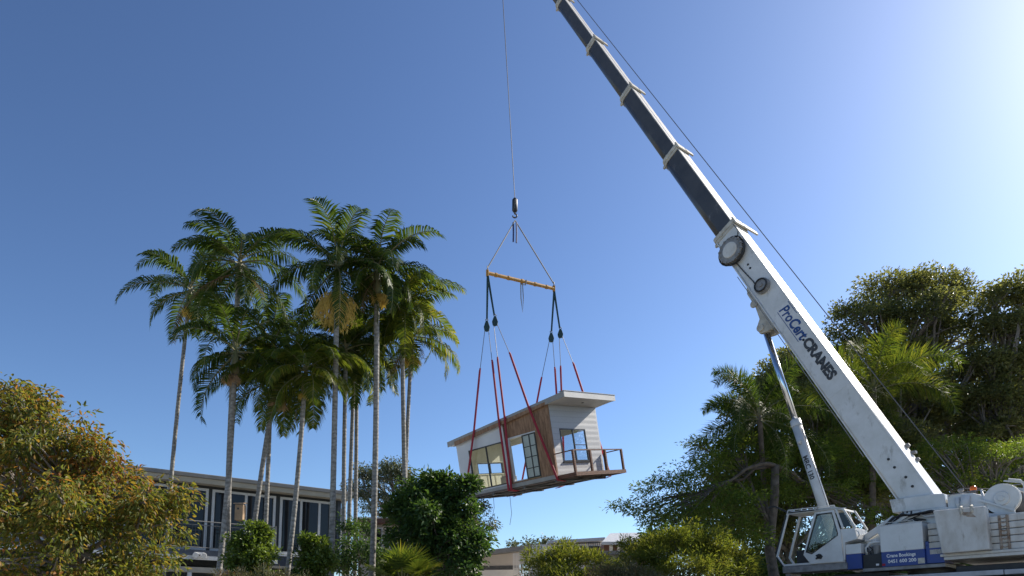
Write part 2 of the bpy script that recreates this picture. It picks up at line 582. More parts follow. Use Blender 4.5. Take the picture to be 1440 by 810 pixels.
def boom_section(name, s0, s1, w, h, c, mat, rounding=.55, topmat=None):
    mb = MB()
    pr = boom_profile(w, h, c, 0, rounding)
    n = len(pr)
    a = [B(s0, y, q) for y, q in pr]
    b = [B(s1, y, q) for y, q in pr]
    mb.poly(a + b, [tuple(range(n)), tuple(range(n, 2 * n))[::-1]])
    base = 0
    for i in range(n):
        j = (i + 1) % n
        mb.f.append((i, n + i, n + j, j)); mb.mi.append(0)
    o = mb.build(name, mat, crane, smooth=False)
    me = o.data
    for p in me.polygons:
        if len(p.vertices) == 4 and not (p.vertices[0] in (0, 1, n - 1) or p.vertices[3] in (0,)):
            p.use_smooth = True
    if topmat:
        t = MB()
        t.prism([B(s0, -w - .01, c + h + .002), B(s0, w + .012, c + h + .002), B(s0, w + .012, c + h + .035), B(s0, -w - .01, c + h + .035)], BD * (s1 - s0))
        t.build('top_strip', topmat, o)
    return o


SEC = [('boom_base_section', -1.1, 13.06, .45, .49, .04), ('boom_section', 13.06, 18.48, .385, .42, .06), ('boom_section', 18.48, 23.68, .335, .37, .06),
       ('boom_section', 23.68, 28.44, .295, .33, .07), ('boom_section', 28.44, 33.26, .26, .29, .07), ('boom_section', 33.26, 38.2, .23, .255, .07), ('boom_section', 38.2, 43.0, .2, .225, .07)]
bases = []
for i, (nm, s0, s1, w, h, c) in enumerate(SEC):
    if i == 0:
        o = boom_section(nm, s0, s1, w, h, c, M['white'], .28)
    else:
        o = boom_section(nm, s0 - .3, s1, w, h, c, M['navy'], .62, M['topstrip'])
    bases.append(o)
    # collar at the outer end
    if i < 6:
        mb = MB()
        n_ = SEC[i + 1]
        for (d0, d1, g) in ((-.13, .0, .028), (0., .17, .05)):
            pr = boom_profile(w + g, h + g, c, 0, .28 if i == 0 else .62)
            mb.prism([B(s1 + d0, y, q) for y, q in pr], BD * (d1 - d0))
        fl = 1.0 if i == 0 else w + .16
        # top guide arm that carries the hoist rope, on the far side
        mb.prism([B(s1 - .12, w + .06, c + h + .05), B(s1 + .22, w + .06, c + h + .05), B(s1 + .16, -fl - .12, c + h + .07), B(s1 - .02, -fl - .12, c + h + .07)], BN * .07)
        mb.box(B(s1 + .06, w + .02, c - h * .2), (.12, .09, .22))
        mb.box(B(s1 + .03, w * .5, c - h - .04), (.12, .09, .12))
        mb.build('boom_collar', M['beige'], o, bevel=.012)
# boom head (outside the frame, carries the hoist rope)
mb = MB()
mb.prism([B(42.9, .22, .3), B(44.25, .22, .35), B(44.5, .22, -.2), B(43.9, .22, -.75), B(42.9, .22, -.25)], V((0, -.44, 0)))
mb.lathe(B(44.05, -.3, -.35), (0, 1, 0), [(0, .3), (.6, .3)], 20)
mb.build('boom_head', M['beige'], crane, bevel=.02)

# base section furniture
base = bases[0]
mb = MB()
mb.lathe(B(12.0, .452, -.07), (0, 1, 0), [(0, .42), (.05, .5), (.06, .50), (.12, .50), (.13, .42), (.2, .40), (.21, .49), (.26, .49), (.27, .34)], 36)
for k in range(14):
    a = 2 * pi * k / 14
    c_ = B(12.0 + cos(a) * .47, .60, -.07 + sin(a) * .47)
    mb.box(c_, (.07, .3, .07))
reel = mb.build('cable_reel', M['grey'], base)
mb = MB()
mb.lathe(B(12.0, .722, -.07), (0, 1, 0), [(0, .31), (.035, .3), (.045, .26)], 32)
mb.build('reel_cover', M['dirty'], reel, smooth=False)
mb = MB()
for k in range(3):
    a0 = k * .3
    mb.tube([B(12.0 + cos(a0 + t / 18 * 2 * pi) * (.52 + .02 * k), .5 + .06 * k, -.07 + sin(a0 + t / 18 * 2 * pi) * (.52 + .02 * k)) for t in range(19)], .025, 6)
mb.build_each('reel_hose', M['black'], reel)
mb = MB()
mb.lathe(B(9.8, .452, .07), (0, 1, 0), [(0, .29), (.14, .29), (.15, .23), (.19, .2)], 28)
mb.lathe(B(9.8, .642, .07), (0, 1, 0), [(0, .09), (.05, .08)], 16)
r2 = mb.build('cable_reel', M['grey'], base)
mb = MB()
for k in range(2):
    mb.tube([B(9.8 + cos(t / 16 * 2 * pi) * .24, .635 + .03 * k, .07 + sin(t / 16 * 2 * pi) * .24) for t in range(17)], .022, 6)
mb.build_each('reel_hose', M['black'], r2)
mb = MB()
mb.tube([B(11.5, .5, -.2), B(10.9, .475, -.16), B(10.3, .47, -.1), B(9.95, .49, -.12)], .022, 6)
mb.tube([B(13.0, .47, .5), B(12.6, .47, .52), B(12.3, .48, .3)], .015, 6)
mb.build_each('cable', M['black'], base)
# lift-cylinder bracket under the base section
mb = MB()
for y in (-.30, .16):
    mb.prism([B(s, y, n) for s, n in ((10.5, -.42), (10.2, -.58), (9.5, -.60), (8.95, -.72), (8.74, -1.0), (8.46, -1.0), (8.3, -.74), (8.2, -.42))], V((0, .16, 0)))
mb.prism([B(s, -.17, n) for s, n in ((10.6, -.42), (10.3, -.6), (9.5, -.6), (9.2, -.42))], V((0, .34, 0)))
mb.lathe(B(8.6, -.4, -.86), (0, 1, 0), [(0, .14), (.8, .14)], 16)
mb.lathe(B(9.6, .341, -.56), (0, 1, 0), [(0, .16), (.05, .15)], 16)
mb.build('cylinder_bracket', M['beige'], base, bevel=.02)
# small fittings on the side face
mb = MB()
for px, py in ((1249.4, 645.8), (1258, 657.2), (1273.9, 671), (1283.2, 683.9), (1130, 478), (1154.5, 511), (1160, 517), (1055, 377), (1052, 372)):
    s, n = bs(cl(px, py, .45))
    mb.lathe(B(s, .445, min(n, .4)), (0, 1, 0), [(0, .045), (.025, .042)], 10)
mb.build_each('bolt', M['black'], base)
mb = MB()
mb.prism([B(-1.0, .452, -.40), B(13, .452, -.40), B(13, .452, -.36), B(-1.0, .452, -.36)], V((0, .012, 0)))
mb.prism([B(-1.0, .452, .49), B(13, .452, .49), B(13, .452, .525), B(-1.0, .452, .525)], V((0, .015, 0)))
for s in (4.4, 7.6):
    mb.prism([B(s, .452, -.36), B(s + .02, .452, -.36), B(s + .02, .452, .49), B(s, .452, .49)], V((0, .006, 0)))
mb.build_each('weld_seam', M['white'], base)
mb = MB()
mb.prism([B(2.0, .46, -.47), B(11.0, .46, -.47), B(11.0, .46, -.45), B(2.0, .46, -.45)], V((0, .03, 0)))
mb.build('cable_tray', M['grey'], base)
mb = MB()
mb.lathe(B(1.2, -.35, .53), BN, [(0, .07), (.06, .07), (.1, .04)], 14)
mb.lathe(B(1.75, -.3, .53), BN, [(0, .08), (.07, .08), (.12, .05)], 14)
mb.box(B(1.5, -.42, .57), (.18, .15, .08))
mb.build_each('boom_sensor', M['grey'], base)

# lettering on the base section: reads downwards along the boom
def on_boom(s_start, n0):
    return lambda x, y: B(s_start - x, .462, n0 + y)
s1_, n1_ = bs(cl(1101, 432, .45)); s2_, n2_ = bs(cl(1139, 487, .45)); s3_, n3_ = bs(cl(1182, 533, .45))
place_text('Pro', .52, on_boom(s1_, .02), M['text_blue'], base, .010, .25, width=.66)
place_text('Cert', .52, on_boom(s1_ - .70, .02), M['text_blue'], base, .016, .25, width=.92)
place_text('CRANES', .46, on_boom(s1_ - 1.68, .03), M['text_black'], base, .024, .0, width=1.88)
mb = MB()
for (a, b, n) in ((0.0, 1.55, -.06), (-.04, .6, .44)):
    mb.prism([B(s1_ - a, .455, n), B(s1_ - b, .455, n), B(s1_ - b, .455, n + .018), B(s1_ - a, .455, n + .018)], V((0, .006, 0)))
mb.build_each('underline', M['text_blue'], base)
print('text s', s1_, s2_, s3_, n1_, n2_, n3_)

# luffing cylinder
cyl_lo, cyl_hi = V((2.84, 0, 3.95)), V((5.08, 0, 12.92))
cyl_hi = B(8.6, 0, -.86)
cd = (cyl_hi - cyl_lo).normalized()
rod0 = cyl_lo + cd * ((9.04 - cyl_lo.z) / cd.z)
mb = MB()
mb.tube([cyl_lo, rod0 - cd * .25], .175, 24)
mb.tube([rod0 - cd * .25, rod0 - cd * .24, rod0], .188, 24)
mb.box(rod0 - cd * .9 + V((0, .2, 0)), (.1, .07, .16))
barrel = mb.build('lift_cylinder', M['white'], crane, smooth=True)
mb = MB()
mb.tube([rod0, cyl_hi], .112, 20)
mb.build('piston_rod', M['chrome'], barrel, smooth=True)
mb = MB()
mb.tube([cyl_lo + cd * 1.4 + V((-.16, .06, 0)), cyl_lo + cd * 3.2 + V((-.16, .06, 0)), rod0 - cd * .4 + V((-.17, .06, 0))], .02, 6)
mb.build('hydraulic_pipe', M['grey'], barrel)
up_c = V((-cd.z, 0, cd.x))
t0 = (cl(1136.5, 639, .17) - cyl_lo).dot(cd)


def on_cyl(x, y):
    a = (y - .08) / .175
    return cyl_lo + cd * (t0 - x) + up_c * (.179 * sin(a)) + V((0, .179 * cos(a), 0))


place_text('MRC 130', .24, on_cyl, M['text_black'], barrel, .008, 0, width=.90, cuts=(.02, .04, .06, .08, .1, .12, .14))

# ---- superstructure
mb = MB()
for y in (-.72, .56):
    mb.prism([(x, y, z) for x, z in ((3.2, 3.75), (3.1, 4.2), (1.75, 4.36), (1.0, 4.78), (.62, 5.13), (-.6, 5.15), (-1.9, 4.75), (-3.2, 4.6), (-3.2, 3.7), (2.6, 3.5))], V((0, .16, 0)))
mb.span((-3.0, -.56, 3.62), (2.5, .56, 3.9))
mb.build('superstructure_frame', M['white'], crane, bevel=.02)
mb = MB()
mb.prism([(x, -.62, z) for x, z in ((.96, 5.60), (.88, 5.17), (-.59, 5.14), (-.57, 5.56), (-.2, 5.60))], V((0, 1.24, 0)))
mb.build('boom_foot_housing', M['white'], crane, bevel=.03)
mb = MB()
mb.lathe((0, 0, 3.02), (0, 0, 1), [(0, .85), (.2, .85), (.21, .75), (.48, .75)], 40)
mb.build('slewing_ring', M['darkgrey'], crane)

# tool box with the booking line
mb = MB()
mb.span((-.19, .6, 3.90), (1.0, 1.35, 4.70))
box = mb.build('equipment_box', M['white'], crane, bevel=.025)
mb = MB()
mb.span((-.21, .6, 3.46), (.98, 1.356, 3.905))
mb.span((-.68, .6, 3.48), (-.21, 1.28, 4.0))
mb.span((-.30, .9, 4.0), (-.21, 1.28, 4.12))
skirt = mb.build('blue_skirt', M['blue'], box, bevel=.008)
mb = MB()
mb.span((-.20, .58, 4.70), (1.0, 1.33, 4.725))
mb.tube([(.95, 1.2, 4.73), (.9, 1.2, 4.8), (.1, 1.2, 4.8), (.05, 1.2, 4.73)], .012, 6)
mb.build('lid', M['dirty'], box)
place_text('Crane Bookings', .14, lambda x, y: V((.83 - x, 1.361, 3.735 + y)), M['text_white'], skirt, .004, 0, width=.80)
place_text('0451 600 200', .14, lambda x, y: V((.80 - x, 1.361, 3.565 + y)), M['text_white'], skirt, .004, 0, width=.78)
mb = MB()
mb.span((-.20, 1.357, 3.49), (-.02, 1.362, 3.65))
mb.build('sticker', M['beige'], skirt)
mb = MB()
mb.span((.88, 1.357, 3.49), (.97, 1.362, 3.56))
mb.build('sticker', M['redsling'], skirt)

# front locker beside the cab
mb = MB()
mb.span((1.57, .85, 3.93), (2.04, 1.35, 4.24))
lk = mb.build('side_locker', M['white'], crane, bevel=.015)
mb = MB()
mb.span((1.565, .85, 3.46), (2.035, 1.353, 3.928))
mb.build('blue_skirt', M['blue'], lk, bevel=.008)
# open hydraulic bay between the two boxes
mb = MB()
mb.span((1.0, .55, 3.46), (1.55, 1.3, 3.88))
mb.span((1.0, .50, 3.88), (1.56, .6, 4.4))
bay = mb.build('hydraulic_bay', M['black'], crane, bevel=.01)
mb = MB()
mb.tube([(1.48, 1.15, 3.88), (1.49, 1.15, 4.1), (1.38, 1.15, 4.24), (1.2, 1.15, 4.26), (1.02, 1.15, 4.25)], .045, 10)
mb.tube([(1.02, 1.1, 4.33), (1.53, 1.1, 4.33)], .03, 8)
mb.build_each('bay_pipe', M['white'], bay, smooth=True)
mb = MB()
mb.tube([(1.2, 1.12, 3.88), (1.18, 1.12, 3.98), (1.14, 1.12, 4.16)], [.10, .12, .15], 14)
mb.tube([(1.37, 1.1, 3.88), (1.37, 1.1, 4.14)], .06, 10)
mb.build_each('hydraulic_motor', M['grey'], bay)
mb = MB()
mb.tube([(1.36, 1.2, 4.12), (1.28, 1.22, 4.02), (1.38, 1.22, 3.95), (1.33, 1.2, 3.88)], .018, 6)
mb.tube([(1.44, 1.2, 4.1), (1.42, 1.25, 3.98), (1.3, 1.25, 3.92)], .018, 6)
mb.build_each('bay_hose', M['black'], bay)
mb = MB()
mb.span((1.08, 1.302, 3.52), (1.17, 1.306, 3.58))
mb.build('sticker', M['text_white'], bay)
mb = MB()
mb.span((-.7, .5, 3.36), (1.56, 1.32, 3.455))
mb.build('bay_floor', M['grey'], crane)
# sloping braces and hoses between cab and boom foot
mb = MB()
mb.bar((1.72, .8, 4.42), (.75, .8, 4.98), .06, .2)
mb.bar((1.2, .95, 4.52), (.3, .95, 5.02), .05, .09)
mb.bar((.95, .85, 4.72), (-.2, .85, 5.1), .04, .06)
mb.build_each('side_brace', M['white'], crane, bevel=.01)
mb = MB()
for k in range(7):
    y = .72 + .06 * k
    a = rnd.uniform(-.1, .1)
    mb.tube([(1.0 + a, y, 4.74), (.72 + a, y + .03, 4.98 + a * .5), (.45, y, 4.86 + .03 * k), (.15 - a, y, 4.98), (-.3, y - .05, 5.06 + a * .3), (-.55, y - .1, 4.95)], .022, 6)
for k in range(3):
    mb.tube([(.55 - .12 * k, .7, 5.15), (.5 - .1 * k, .78, 5.0), (.35 - .1 * k, .8, 4.88), (.1 - .1 * k, .8, 4.82)], .025, 6)
mb.build_each('hydraulic_hose', M['black'], crane, smooth=True)
mb = MB()
mb.tube([(.05, .75, 5.1), (.0, .85, 4.97), (-.15, .9, 4.9), (-.4, .9, 4.92), (-.55, .8, 4.98)], .022, 8)
mb.build('pale_hose', M['white'], crane, smooth=True)

# counterweight slabs
for k in range(5):
    z0 = 3.72 + k * .187
    mb = MB()
    mb.span((-3.55, -1.32, z0), (-.30, 1.28 + .004 * (k % 2), z0 + .17))
    mb.build('counterweight_slab', M['dirty'], crane, bevel=.02)
mb = MB()
mb.span((-3.6, -1.3, 3.54), (-.68, 1.34, 3.63))
mb.span((-3.6, -1.3, 3.635), (-.60, 1.36, 3.71))
mb.build('counterweight_tray', M['dirty'], crane, bevel=.012)
mb = MB()
for k in range(4):
    z0 = 3.889 + k * .187
    mb.span((-3.5, -1.25, z0 + .003), (-.35, 1.25, z0 + .016))
mb.build_each('slab_spacer', M['black'], crane)
mb = MB()
mb.prism([(x, 1.31, z) for x, z in ((-.57, 4.94), (-1.84, 4.90), (-1.87, 3.72), (-.72, 3.70))], V((0, .26, 0)))
hb = mb.build('side_counterweight', M['dirty'], crane, bevel=.03)
mb = MB()
for x in (-1.27, -1.52):
    mb.tube([(x, 1.50, 4.96), (x, 1.60, 4.93), (x - .01, 1.595, 4.82), (x - .02, 1.58, 4.75)], [.03, .035, .035, .02], 8)
mb.build_each('lifting_lug', M['beige'], hb)
mb = MB()
mb.tube([(-1.28, 1.588, 4.80), (-1.33, 1.588, 4.72), (-1.45, 1.588, 4.70), (-1.51, 1.588, 4.79)], .014, 6)
mb.prism([(x, 1.571, z) for x, z in ((-1.30, 4.80), (-1.5, 4.78), (-1.62, 4.62), (-1.4, 4.66))], V((0, .006, 0)))
mb.build('rust_streak', M['rust'], hb)
mb = MB()
for x in (-2.06, -2.24):
    for k in range(5):
        z0 = 3.725 + k * .187
        mb.span((x - .035, 1.284, z0), (x + .035, 1.297, z0 + .16))
    mb.tube([(x, 1.31, 3.6), (x, 1.31, 4.64)], .014, 6)
for k in range(9):
    mb.tube([(-2.06, 1.31, 3.7 + .11 * k), (-2.15, 1.32, 3.66 + .11 * k), (-2.24, 1.31, 3.7 + .11 * k)], .014, 6)
mb.build('securing_chain', M['rust'], crane)
mb = MB()
mb.span((-3.3, -.9, 4.66), (-1.9, .9, 4.72))
mb.build('rear_deck', M['dirty'], crane)

# winch
mb = MB()
mb.span((-1.62, -.62, 4.9), (-.6, .5, 5.42))
mb.prism([(x, .5, z) for x, z in ((-.62, 5.52), (-1.25, 5.48), (-1.65, 5.3), (-1.62, 4.92), (-.62, 4.95))], V((0, .06, 0)))
mb.build('winch_housing', M['white'], crane, bevel=.02)
mb = MB()
mb.tube([(-1.05, .63, 4.95), (-1.12, .63, 5.42)], [.13, .11], 14)
mb.tube([(-.92, .60, 5.0), (-.88, .60, 5.38)], .07, 12)
mb.bar((-1.62, .6, 4.85), (-1.5, .6, 5.52), .05, .05)
mb.build_each('hydraulic_tank', M['white'], crane, smooth=True)
WC = cl(1230 + 1035 / 5.786, 670 + 180 / 5.786, .6)
mb = MB()
mb.lathe(WC + V((0, -.1, 0)), (0, 1, 0), [(0, .43), (.04, .43), (.05, .37), (.07, .37), (.075, .42), (.11, .42), (.112, .36), (.10, .34), (.115, .2), (.16, .18), (.165, .08), (.2, .07)], 40)
mb.lathe(WC + V((0, -1.25, 0)), (0, 1, 0), [(0, .46), (.05, .46)], 40)
wd = mb.build('winch_drum', M['white'], crane)
mb = MB()
prof = []
for k in range(40):
    prof += [(.051 + k * .027, .345), (.0645 + k * .027, .37)]
mb.lathe(WC + V((0, -1.25, 0)), (0, 1, 0), prof, 32)
mb.build('rope_winding', M['steelrope'], wd, smooth=True)
mb = MB()
mb.bar(WC + V((.55, .08, .05)), WC + V((-.3, .08, -.38)), .06, .05)
mb.bar(WC + V((.5, .08, -.42)), WC + V((-.3, .08, -.44)), .06, .06)
mb.bar(WC + V((-.1, .08, .47)), WC + V((-.55, .08, .35)), .04, .04)
mb.bar(WC + V((-.55, .08, .35)), WC + V((-.55, .08, -.3)), .04, .04)
mb.tube([WC + V((-.2, .05, .5)), WC + V((-.45, .0, .44)), WC + V((-.62, -.1, .1)), WC + V((-.66, -.1, -.3))], .03, 8)
mb.build_each('winch_guard', M['white'], wd)
# beacon and small fittings on top
mb = MB()
mb.lathe((-1.22, .3, 5.58), (0, 0, 1), [(0, .085), (.09, .085), (.13, .06), (.14, .02)], 16)
bc = mb.build('warning_beacon', M['orange'], crane, smooth=True)
mb = MB()
mb.lathe((-1.22, .3, 5.40), (0, 0, 1), [(0, .05), (.17, .05), (.175, .09)], 12)
mb.build('beacon_base', M['darkgrey'], bc)
mb = MB()
mb.lathe((-.92, .35, 5.4), (0, 0, 1), [(0, .05), (.2, .05), (.21, .08), (.27, .07)], 12)
mb.tube([(-.66, .55, 5.45), (-.7, .6, 5.5), (-1.5, .6, 5.52), (-1.6, .6, 5.46)], .014, 6)
mb.tube([(-1.7, -.5, 5.3), (-1.7, -.5, 5.72), (-2.6, -.5, 5.72), (-2.6, -.5, 5.3)], .02, 6)
mb.build_each('rear_handrail', M['grey'], crane)

# hoist rope along the boom to the head
rope_a = cl(1357, 687, -.6)
ray_b = cl(812, 0, -.6)
rd = (ray_b - rope_a).normalized()
head = B(44.0, -.6, .1)
rope_b = rope_a + rd * (head - rope_a).dot(rd)
mb = MB()
mb.tube([V((WC.x, -.1, WC.z + .36)), rope_a, rope_b, B(44.2, 0, -.2)], .017, 6)
mb.build('boom_rope', M['steelrope'], crane)

# ---- carrier (truck) under the superstructure
mb = MB()
mb.span((-5.2, -.6, 2.2), (7.6, .6, 2.85))
mb.span((-5.2, -1.38, 2.85), (7.4, 1.36, 3.0))
ch = mb.build('carrier_chassis', M['darkgrey'], crane, bevel=.02)
mb = MB()
mb.span((-2.1, 1.36, 3.04), (1.9, 1.46, 3.175))
mb.span((-5.0, 1.36, 3.04), (-2.12, 1.46, 3.17))
mb.build_each('deck_rail', M['rail'], ch, bevel=.012)
mb = MB()
for x in (-4.6, -3.0, 0.6, 3.4):
    mb.span((x - .05, 1.30, 2.6), (x + .05, 1.42, 3.035))
mb.span((-2.6, 1.0, 3.02), (-2.3, 1.5, 3.03))
mb.build_each('rail_bracket', M['darkgrey'], ch)
mb = MB()
mb.span((-5.0, -1.2, 3.005), (6.9, 1.2, 3.04))
mb.span((-3.4, -1.0, 3.045), (-.9, 1.15, 3.36)); mb.span((.9, -1.0, 3.045), (2.6, 1.1, 3.34)); mb.span((2.75, -1.0, 3.045), (5.5, .4, 3.3))
mb.build_each('deck_locker', M['black'], ch, bevel=.02)
for x in (-4.2, -2.7, 2.9, 4.5, 6.1):
    for sd in (-1, 1):
        y0 = sd * 1.05
        mb = MB()
        mb.lathe((x, y0, 1.86), (0, sd, 0), [(0, .52), (.04, .64), (.3, .66), (.34, .55), (.33, .36)], 28)
        wh = mb.build('wheel', M['tyre'], crane, smooth=True)
        mb = MB()
        mb.lathe((x, y0, 1.86), (0, sd, 0), [(.2, .35), (.26, .33), (.22, .2), (.3, .14), (.33, .1)], 20)
        mb.build('rim', M['grey'], wh)
mb = MB()
mb.span((7.4, -1.25, 2.0), (9.2, 1.25, 3.0))
mb.prism([(x, -1.2, z) for x, z in ((7.5, 3.0), (9.2, 3.0), (9.05, 3.35), (8.85, 3.6), (7.5, 3.6))], V((0, 1.0, 0)))
mb.build('driver_cab', M['white'], crane, bevel=.05)

# ---- operator cab
FY, BY = 1.40, .55
def pr(pts, y): return [V((x, y, z)) for x, z in pts]
outer = [(4.10, 3.70), (4.35, 4.08), (3.88, 5.50), (2.33, 5.44), (2.0, 5.36), (1.70, 4.73), (1.64, 4.38), (2.02, 4.30), (2.06, 3.69)]
cab = MB()
# floor, back panel, roof
cab.prism(pr([(4.12, 3.70), (2.08, 3.69), (2.08, 3.76), (4.10, 3.77)], BY), V((0, FY - BY, 0)))
cab.prism(pr([(3.90, 5.44), (2.33, 5.42), (2.02, 5.33), (2.05, 5.40), (2.34, 5.50), (3.87, 5.52)], BY), V((0, FY - BY, 0)))
# rear wall with its window gap
cab.prism(pr([(2.02, 4.30), (1.64, 4.38), (1.70, 4.74), (1.76, 4.73), (2.06, 4.36)], BY), V((0, FY - BY, 0)))
cab.prism(pr([(2.06, 3.76), (2.02, 4.36), (2.07, 4.36), (2.11, 3.76)], BY), V((0, FY - BY, 0)))
# near side frame members
for y in (FY - .06, BY):
    for a, b, w in (((4.12, 3.73), (4.34, 4.08), .07), ((4.33, 4.06), (3.87, 5.50), .07), ((3.9, 5.47), (2.33, 5.45), .08), ((2.36, 5.45), (2.0, 5.36), .07),
                    ((2.02, 5.36), (1.68, 4.73), .06), ((2.26, 5.42), (2.06, 4.75), .07)):
        dx_, dz_ = b[0] - a[0], b[1] - a[1]
        q_ = V((-dz_, 0, dx_)).normalized() * (w / 2)
        A_, B_ = V((a[0], y, a[1])), V((b[0], y, b[1]))
        cab.prism([A_ - q_, A_ + q_, B_ + q_, B_ - q_], V((0, .06, 0)))
    cab.prism(pr([(2.08, 3.70), (2.14, 4.56), (2.22, 4.74), (1.72, 4.73), (1.66, 4.40), (2.02, 4.32)], y), V((0, .05, 0)))
cabo = cab.build('operator_cab', M['white'], crane, bevel=.012)
# sliding door, pushed back, open doorway ahead of it
def ring(outer_, inner_, y, t):
    m = MB()
    n = len(outer_)
    P = pr(outer_, y) + pr(inner_, y) + pr(outer_, y + t) + pr(inner_, y + t)
    F = []
    for i in range(n):
        j = (i + 1) % n
        F += [(i, j, n + j, n + i), (2 * n + i, 3 * n + i, 3 * n + j, 2 * n + j), (i, 2 * n + i, 2 * n + j, j), (n + i, n + j, 3 * n + j, 3 * n + i)]
    m.poly(P, F)
    return m
d_out = [(2.93, 5.38), (2.30, 5.38), (2.12, 4.62), (2.09, 3.71), (3.14, 3.71), (3.37, 4.02)]
d_in = [(2.86, 5.31), (2.36, 5.31), (2.20, 4.62), (2.21, 4.54), (3.08, 4.02), (3.29, 4.10)]
door = ring(d_out, d_in, FY + .005, .045).build('cab_door', M['white'], cabo, bevel=.006)
g = MB()
g.prism(pr(d_in, FY + .02), V((0, .008, 0)))
g.build('door_window', M['cabglass'], door)
sh = [(x + (xm - x) * .06, z + (zm - z) * .06) for (x, z), (xm, zm) in zip(d_in, [(2.7, 4.7)] * 6)]
ring(d_in, sh, FY + .03, .028).build('window_seal', M['black'], door)
mb = MB()
mb.prism(pr([(2.95, 3.98), (2.83, 4.02), (2.72, 3.93), (2.78, 3.84), (2.88, 3.86)], FY + .05), V((0, .03, 0)))
mb.tube([V((2.93, FY + .08, 3.86)), V((2.84, FY + .09, 3.93)), V((2.76, FY + .08, 3.98))], .03, 8)
mb.build('door_handle', M['black'], door)
mb = MB()
mb.prism(pr([(2.18, 5.26), (2.24, 4.80), (1.80, 4.80), (2.02, 5.26)], FY - .03), V((0, .01, 0)))
q = mb.build('quarter_window', M['darkglass'], cabo)
mb = MB()
mb.prism(pr([(3.84, 5.40), (2.3, 5.36), (2.2, 4.5), (2.2, 3.8), (4.1, 3.8), (4.27, 4.08)], BY + .02), V((0, .008, 0)))
mb.build_each('cab_glazing', M['glass'], cabo)
mb = MB()
mb.prism(pr([(2.55, 4.35), (2.95, 4.35), (2.98, 4.22), (2.5, 4.18)], BY + .25), V((0, .45, 0)))
mb.prism(pr([(2.45, 4.3), (2.6, 4.3), (2.42, 5.0), (2.3, 4.98)], BY + .27), V((0, .4, 0)))
mb.span((2.6, BY + .35, 3.77), (2.85, BY + .6, 4.2))
mb.build('operator_seat', M['black'], cabo, bevel=.03)
mb = MB()
mb.span((3.35, BY + .2, 3.77), (3.75, BY + .65, 4.22))
mb.bar((3.5, BY + .4, 4.2), (3.28, BY + .4, 4.62), .12, .12)
mb.bar((3.42, BY + .35, 4.5), (3.05, BY + .2, 5.3), .09, .09)
mb.bar((3.05, BY + .12, 3.8), (3.55, BY + .12, 5.38), .05, .05)
mb.span((2.2, BY + .06, 3.77), (4.0, BY + .12, 4.15))
mb.build('control_console', M['black'], cabo, bevel=.02)
mb = MB()
wheel_c = V((3.62, BY + .42, 4.42))
ax_ = V((.5, 0, .86)).normalized()
o1 = ax_.orthogonal().normalized(); o2 = ax_.cross(o1)
mb.tube([wheel_c + (o1 * cos(t / 20 * 2 * pi) + o2 * sin(t / 20 * 2 * pi)) * .2 for t in range(21)], .018, 6)
mb.tube([wheel_c, wheel_c - ax_ * .3], .03, 8)
mb.build('control_wheel', M['darkgrey'], cabo)
mb = MB()
mb.tube([V((3.15, FY - .3, 3.78)), V((3.17, FY - .32, 4.05)), V((3.14, FY - .34, 4.2))], .03, 8)
mb.build('lever', M['beige'], cabo)
mb = MB()
for a, b in (((3.86, FY - .02, 5.58), (2.3, FY - .02, 5.53)), ((3.86, BY + .05, 5.58), (2.3, BY + .05, 5.53)), ((3.86, FY - .02, 5.58), (3.86, BY + .05, 5.58)), ((3.86, FY - .02, 5.58), (3.9, FY - .02, 5.48)),
             ((2.9, FY - .02, 5.55), (2.9, FY - .02, 5.5)), ((2.3, FY - .02, 5.53), (2.3, FY - .02, 5.45))):
    mb.tube([V(a), V(b)], .018, 6)
mb.build_each('roof_rail', M['white'], cabo)
mb = MB()
mb.bar((3.85, FY + .01, 5.49), (2.95, FY + .01, 5.46), .03, .035)
mb.bar((4.36, FY - .01, 4.15), (3.93, FY - .01, 5.42), .03, .06)
mb.bar((4.10, FY - .005, 3.66), (4.35, FY - .005, 4.03), .03, .05)
mb.bar((3.92, FY - .3, 5.5), (4.55, FY - .4, 5.85), .05, .05)
mb.bar((4.55, FY - .4, 5.85), (4.85, FY - .5, 5.86), .08, .06)
mb.build_each('black_trim', M['black'], cabo)
mb = MB()
mb.tube([V((1.72, FY, 4.66)), V((1.60, FY + .02, 4.62)), V((1.56, FY + .02, 4.5)), V((1.64, FY, 4.4))], .018, 6)
mb.build('grab_handle', M['white'], cabo)
mb = MB()
mb.span((2.0, BY, 3.47), (4.14, FY + .02, 3.685))
mb.span((3.9, BY + .1, 3.36), (4.08, FY - .05, 3.47))
mb.build('cab_support_beam', M['grey'], crane, bevel=.015)

# ================================================================== CABIN (hanging)
uu = V((-0.735, 0.677, 0)); yaw = 0.7440; ta, tb = -0.017, -0.202
uu = V((-cos(yaw), sin(yaw), 0)); vv = V((sin(yaw), cos(yaw), 0)); kk = V((0, 0, 1))
def tilt(w):
    w = Matrix.Rotation(ta, 3, vv) @ w
    return Matrix.Rotation(tb, 3, uu) @ w
hv, hu, hk = tilt(vv), tilt(uu), tilt(kk)
HO = V((2.286, 34.0, 9.42))
HM = Matrix(((hv.x, hu.x, hk.x, HO.x), (hv.y, hu.y, hk.y, HO.y), (hv.z, hu.z, hk.z, HO.z), (0, 0, 0, 1)))
house = empty('portable_cabin', mat=HM)
tag(house, 'small white and plywood cabin with sloping roof hanging in red slings under the crane', 'cabin')
# local: x across to the far side, y from the sunny end to the back, z up
W_, L_, HF, HB = 4.3, 6.93, 3.58, 2.96
SL = (HF - HB) / L_
def hz(y): return HF - SL * y


